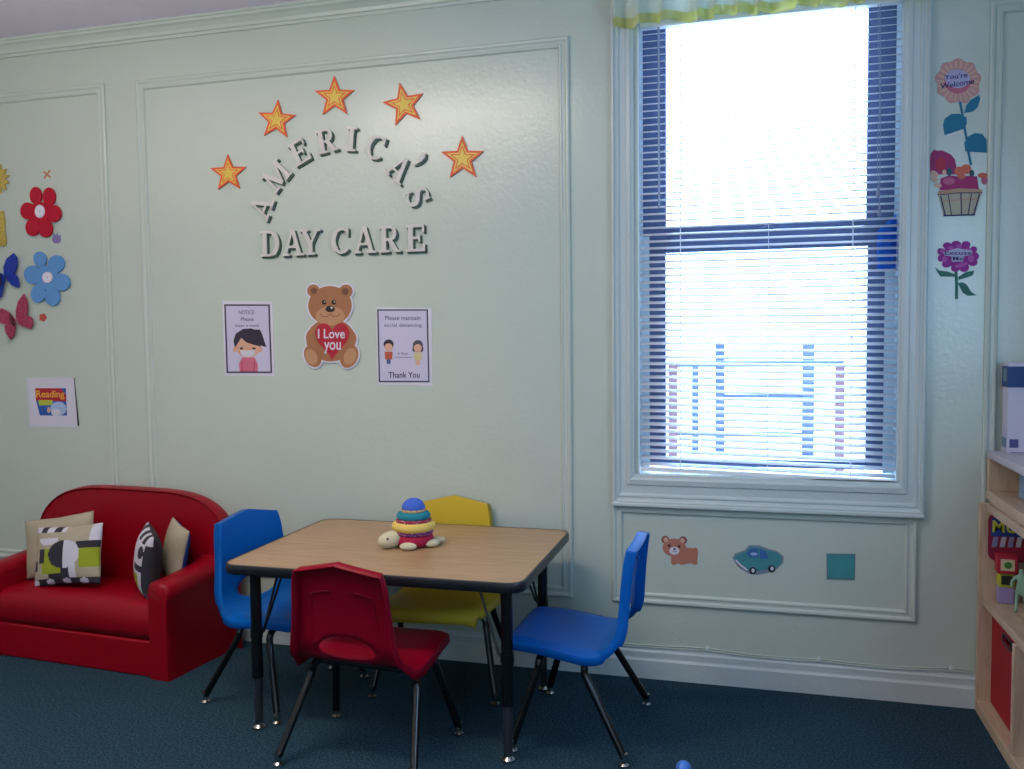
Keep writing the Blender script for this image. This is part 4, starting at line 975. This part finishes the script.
dk = thing('toy_truck','black toy vehicle behind the green figure on the middle board','toy',(1.02,3.32,.4325),math.radians(20))
bm = bmesh.new(); box(bm,-.05,.09,-.04,.04,.016,.10); box(bm,-.02,.085,-.036,.036,.10,.16); obj('truck_body',bm,P('toy_black','17161C',.4),dk,bevel=.008)
for x in (-.025,.065):
    for s in (-1,1):
        bm = bmesh.new(); tube(bm,[(x,s*.036,.018),(x,s*.048,.018)],.018,16); obj('wheel',bm,P('toy_tyre','0E0E10'),dk,smooth='angle')

# little ball on the carpet at the lower edge
bm = bmesh.new(); ellipsoid(bm,(0,0,.024),(.024,.024,.024),seg=28,rings=18)
o = obj('toy_ball',bm,mat('ball_blue','4A7ED8',.3),smooth=True); o.location = (-.2,2.735,0); tag(o,'small light blue ball on the carpet in front','ball')

# ------------------------------------------------------------------ light
w = bpy.data.worlds.new('sky'); SC.world = w; w.use_nodes = True; bg = w.node_tree.nodes['Background']
bg.inputs['Color'].default_value = (.54,.76,1.0,1); bg.inputs['Strength'].default_value = 13.0
def area(name, loc, sx, sy, power, col, rot=(0,0,0), spread=180):
    l = bpy.data.lights.new(name,'AREA'); l.shape = 'RECTANGLE'; l.size = sx; l.size_y = sy; l.energy = power; l.color = col; l.spread = math.radians(spread)
    o = bpy.data.objects.new(name,l); COL.objects.link(o); o.location = loc; o.rotation_euler = rot; return o
area('ceiling_lamp', (-1.75,1.75,2.82), 1.25,.22, 31, (1,.90,.72))
area('ceiling_lamp', (-.6,-1.4,2.80), .9,.3, 10, (1,.92,.78))
area('upward_fill', (-2.6,.75,1.85), .5,.5, 78, (1,.92,.80), (math.radians(180),0,0))  # added fill aimed upward, brightens ceiling and upper wall; no real fixture
area('cool_side_fill', (XR-.02,1.55,1.75), 1.1,1.2, 27, (.36,.64,1.0), (0,math.radians(90),0))  # invented cool fill at the right wall, turns that side bluer
area('cool_front_fill', (.3,YF+.05,1.55), 1.2,1.5, 20, (.36,.62,1.0), (math.radians(90),0,0))  # added bluish fill behind the camera, lights the back wall evenly
p = area('window_portal', ((WX0+WX1)/2, D+.20, (WZ0+WZ1)/2), WX1-WX0, WZ1-WZ0, 1, (1,1,1), (math.radians(-90),0,0)); p.data.cycles.is_portal = True

SC.view_settings.view_transform = 'Standard'; SC.view_settings.look = 'None'; SC.view_settings.gamma = 1; SC.view_settings.exposure = 0
SC.view_settings.use_curve_mapping = False
SC.cycles.use_denoising = True; SC.cycles.max_bounces = 10; SC.cycles.diffuse_bounces = 6; SC.cycles.transparent_max_bounces = 16
SC.cycles.sample_clamp_indirect = 6
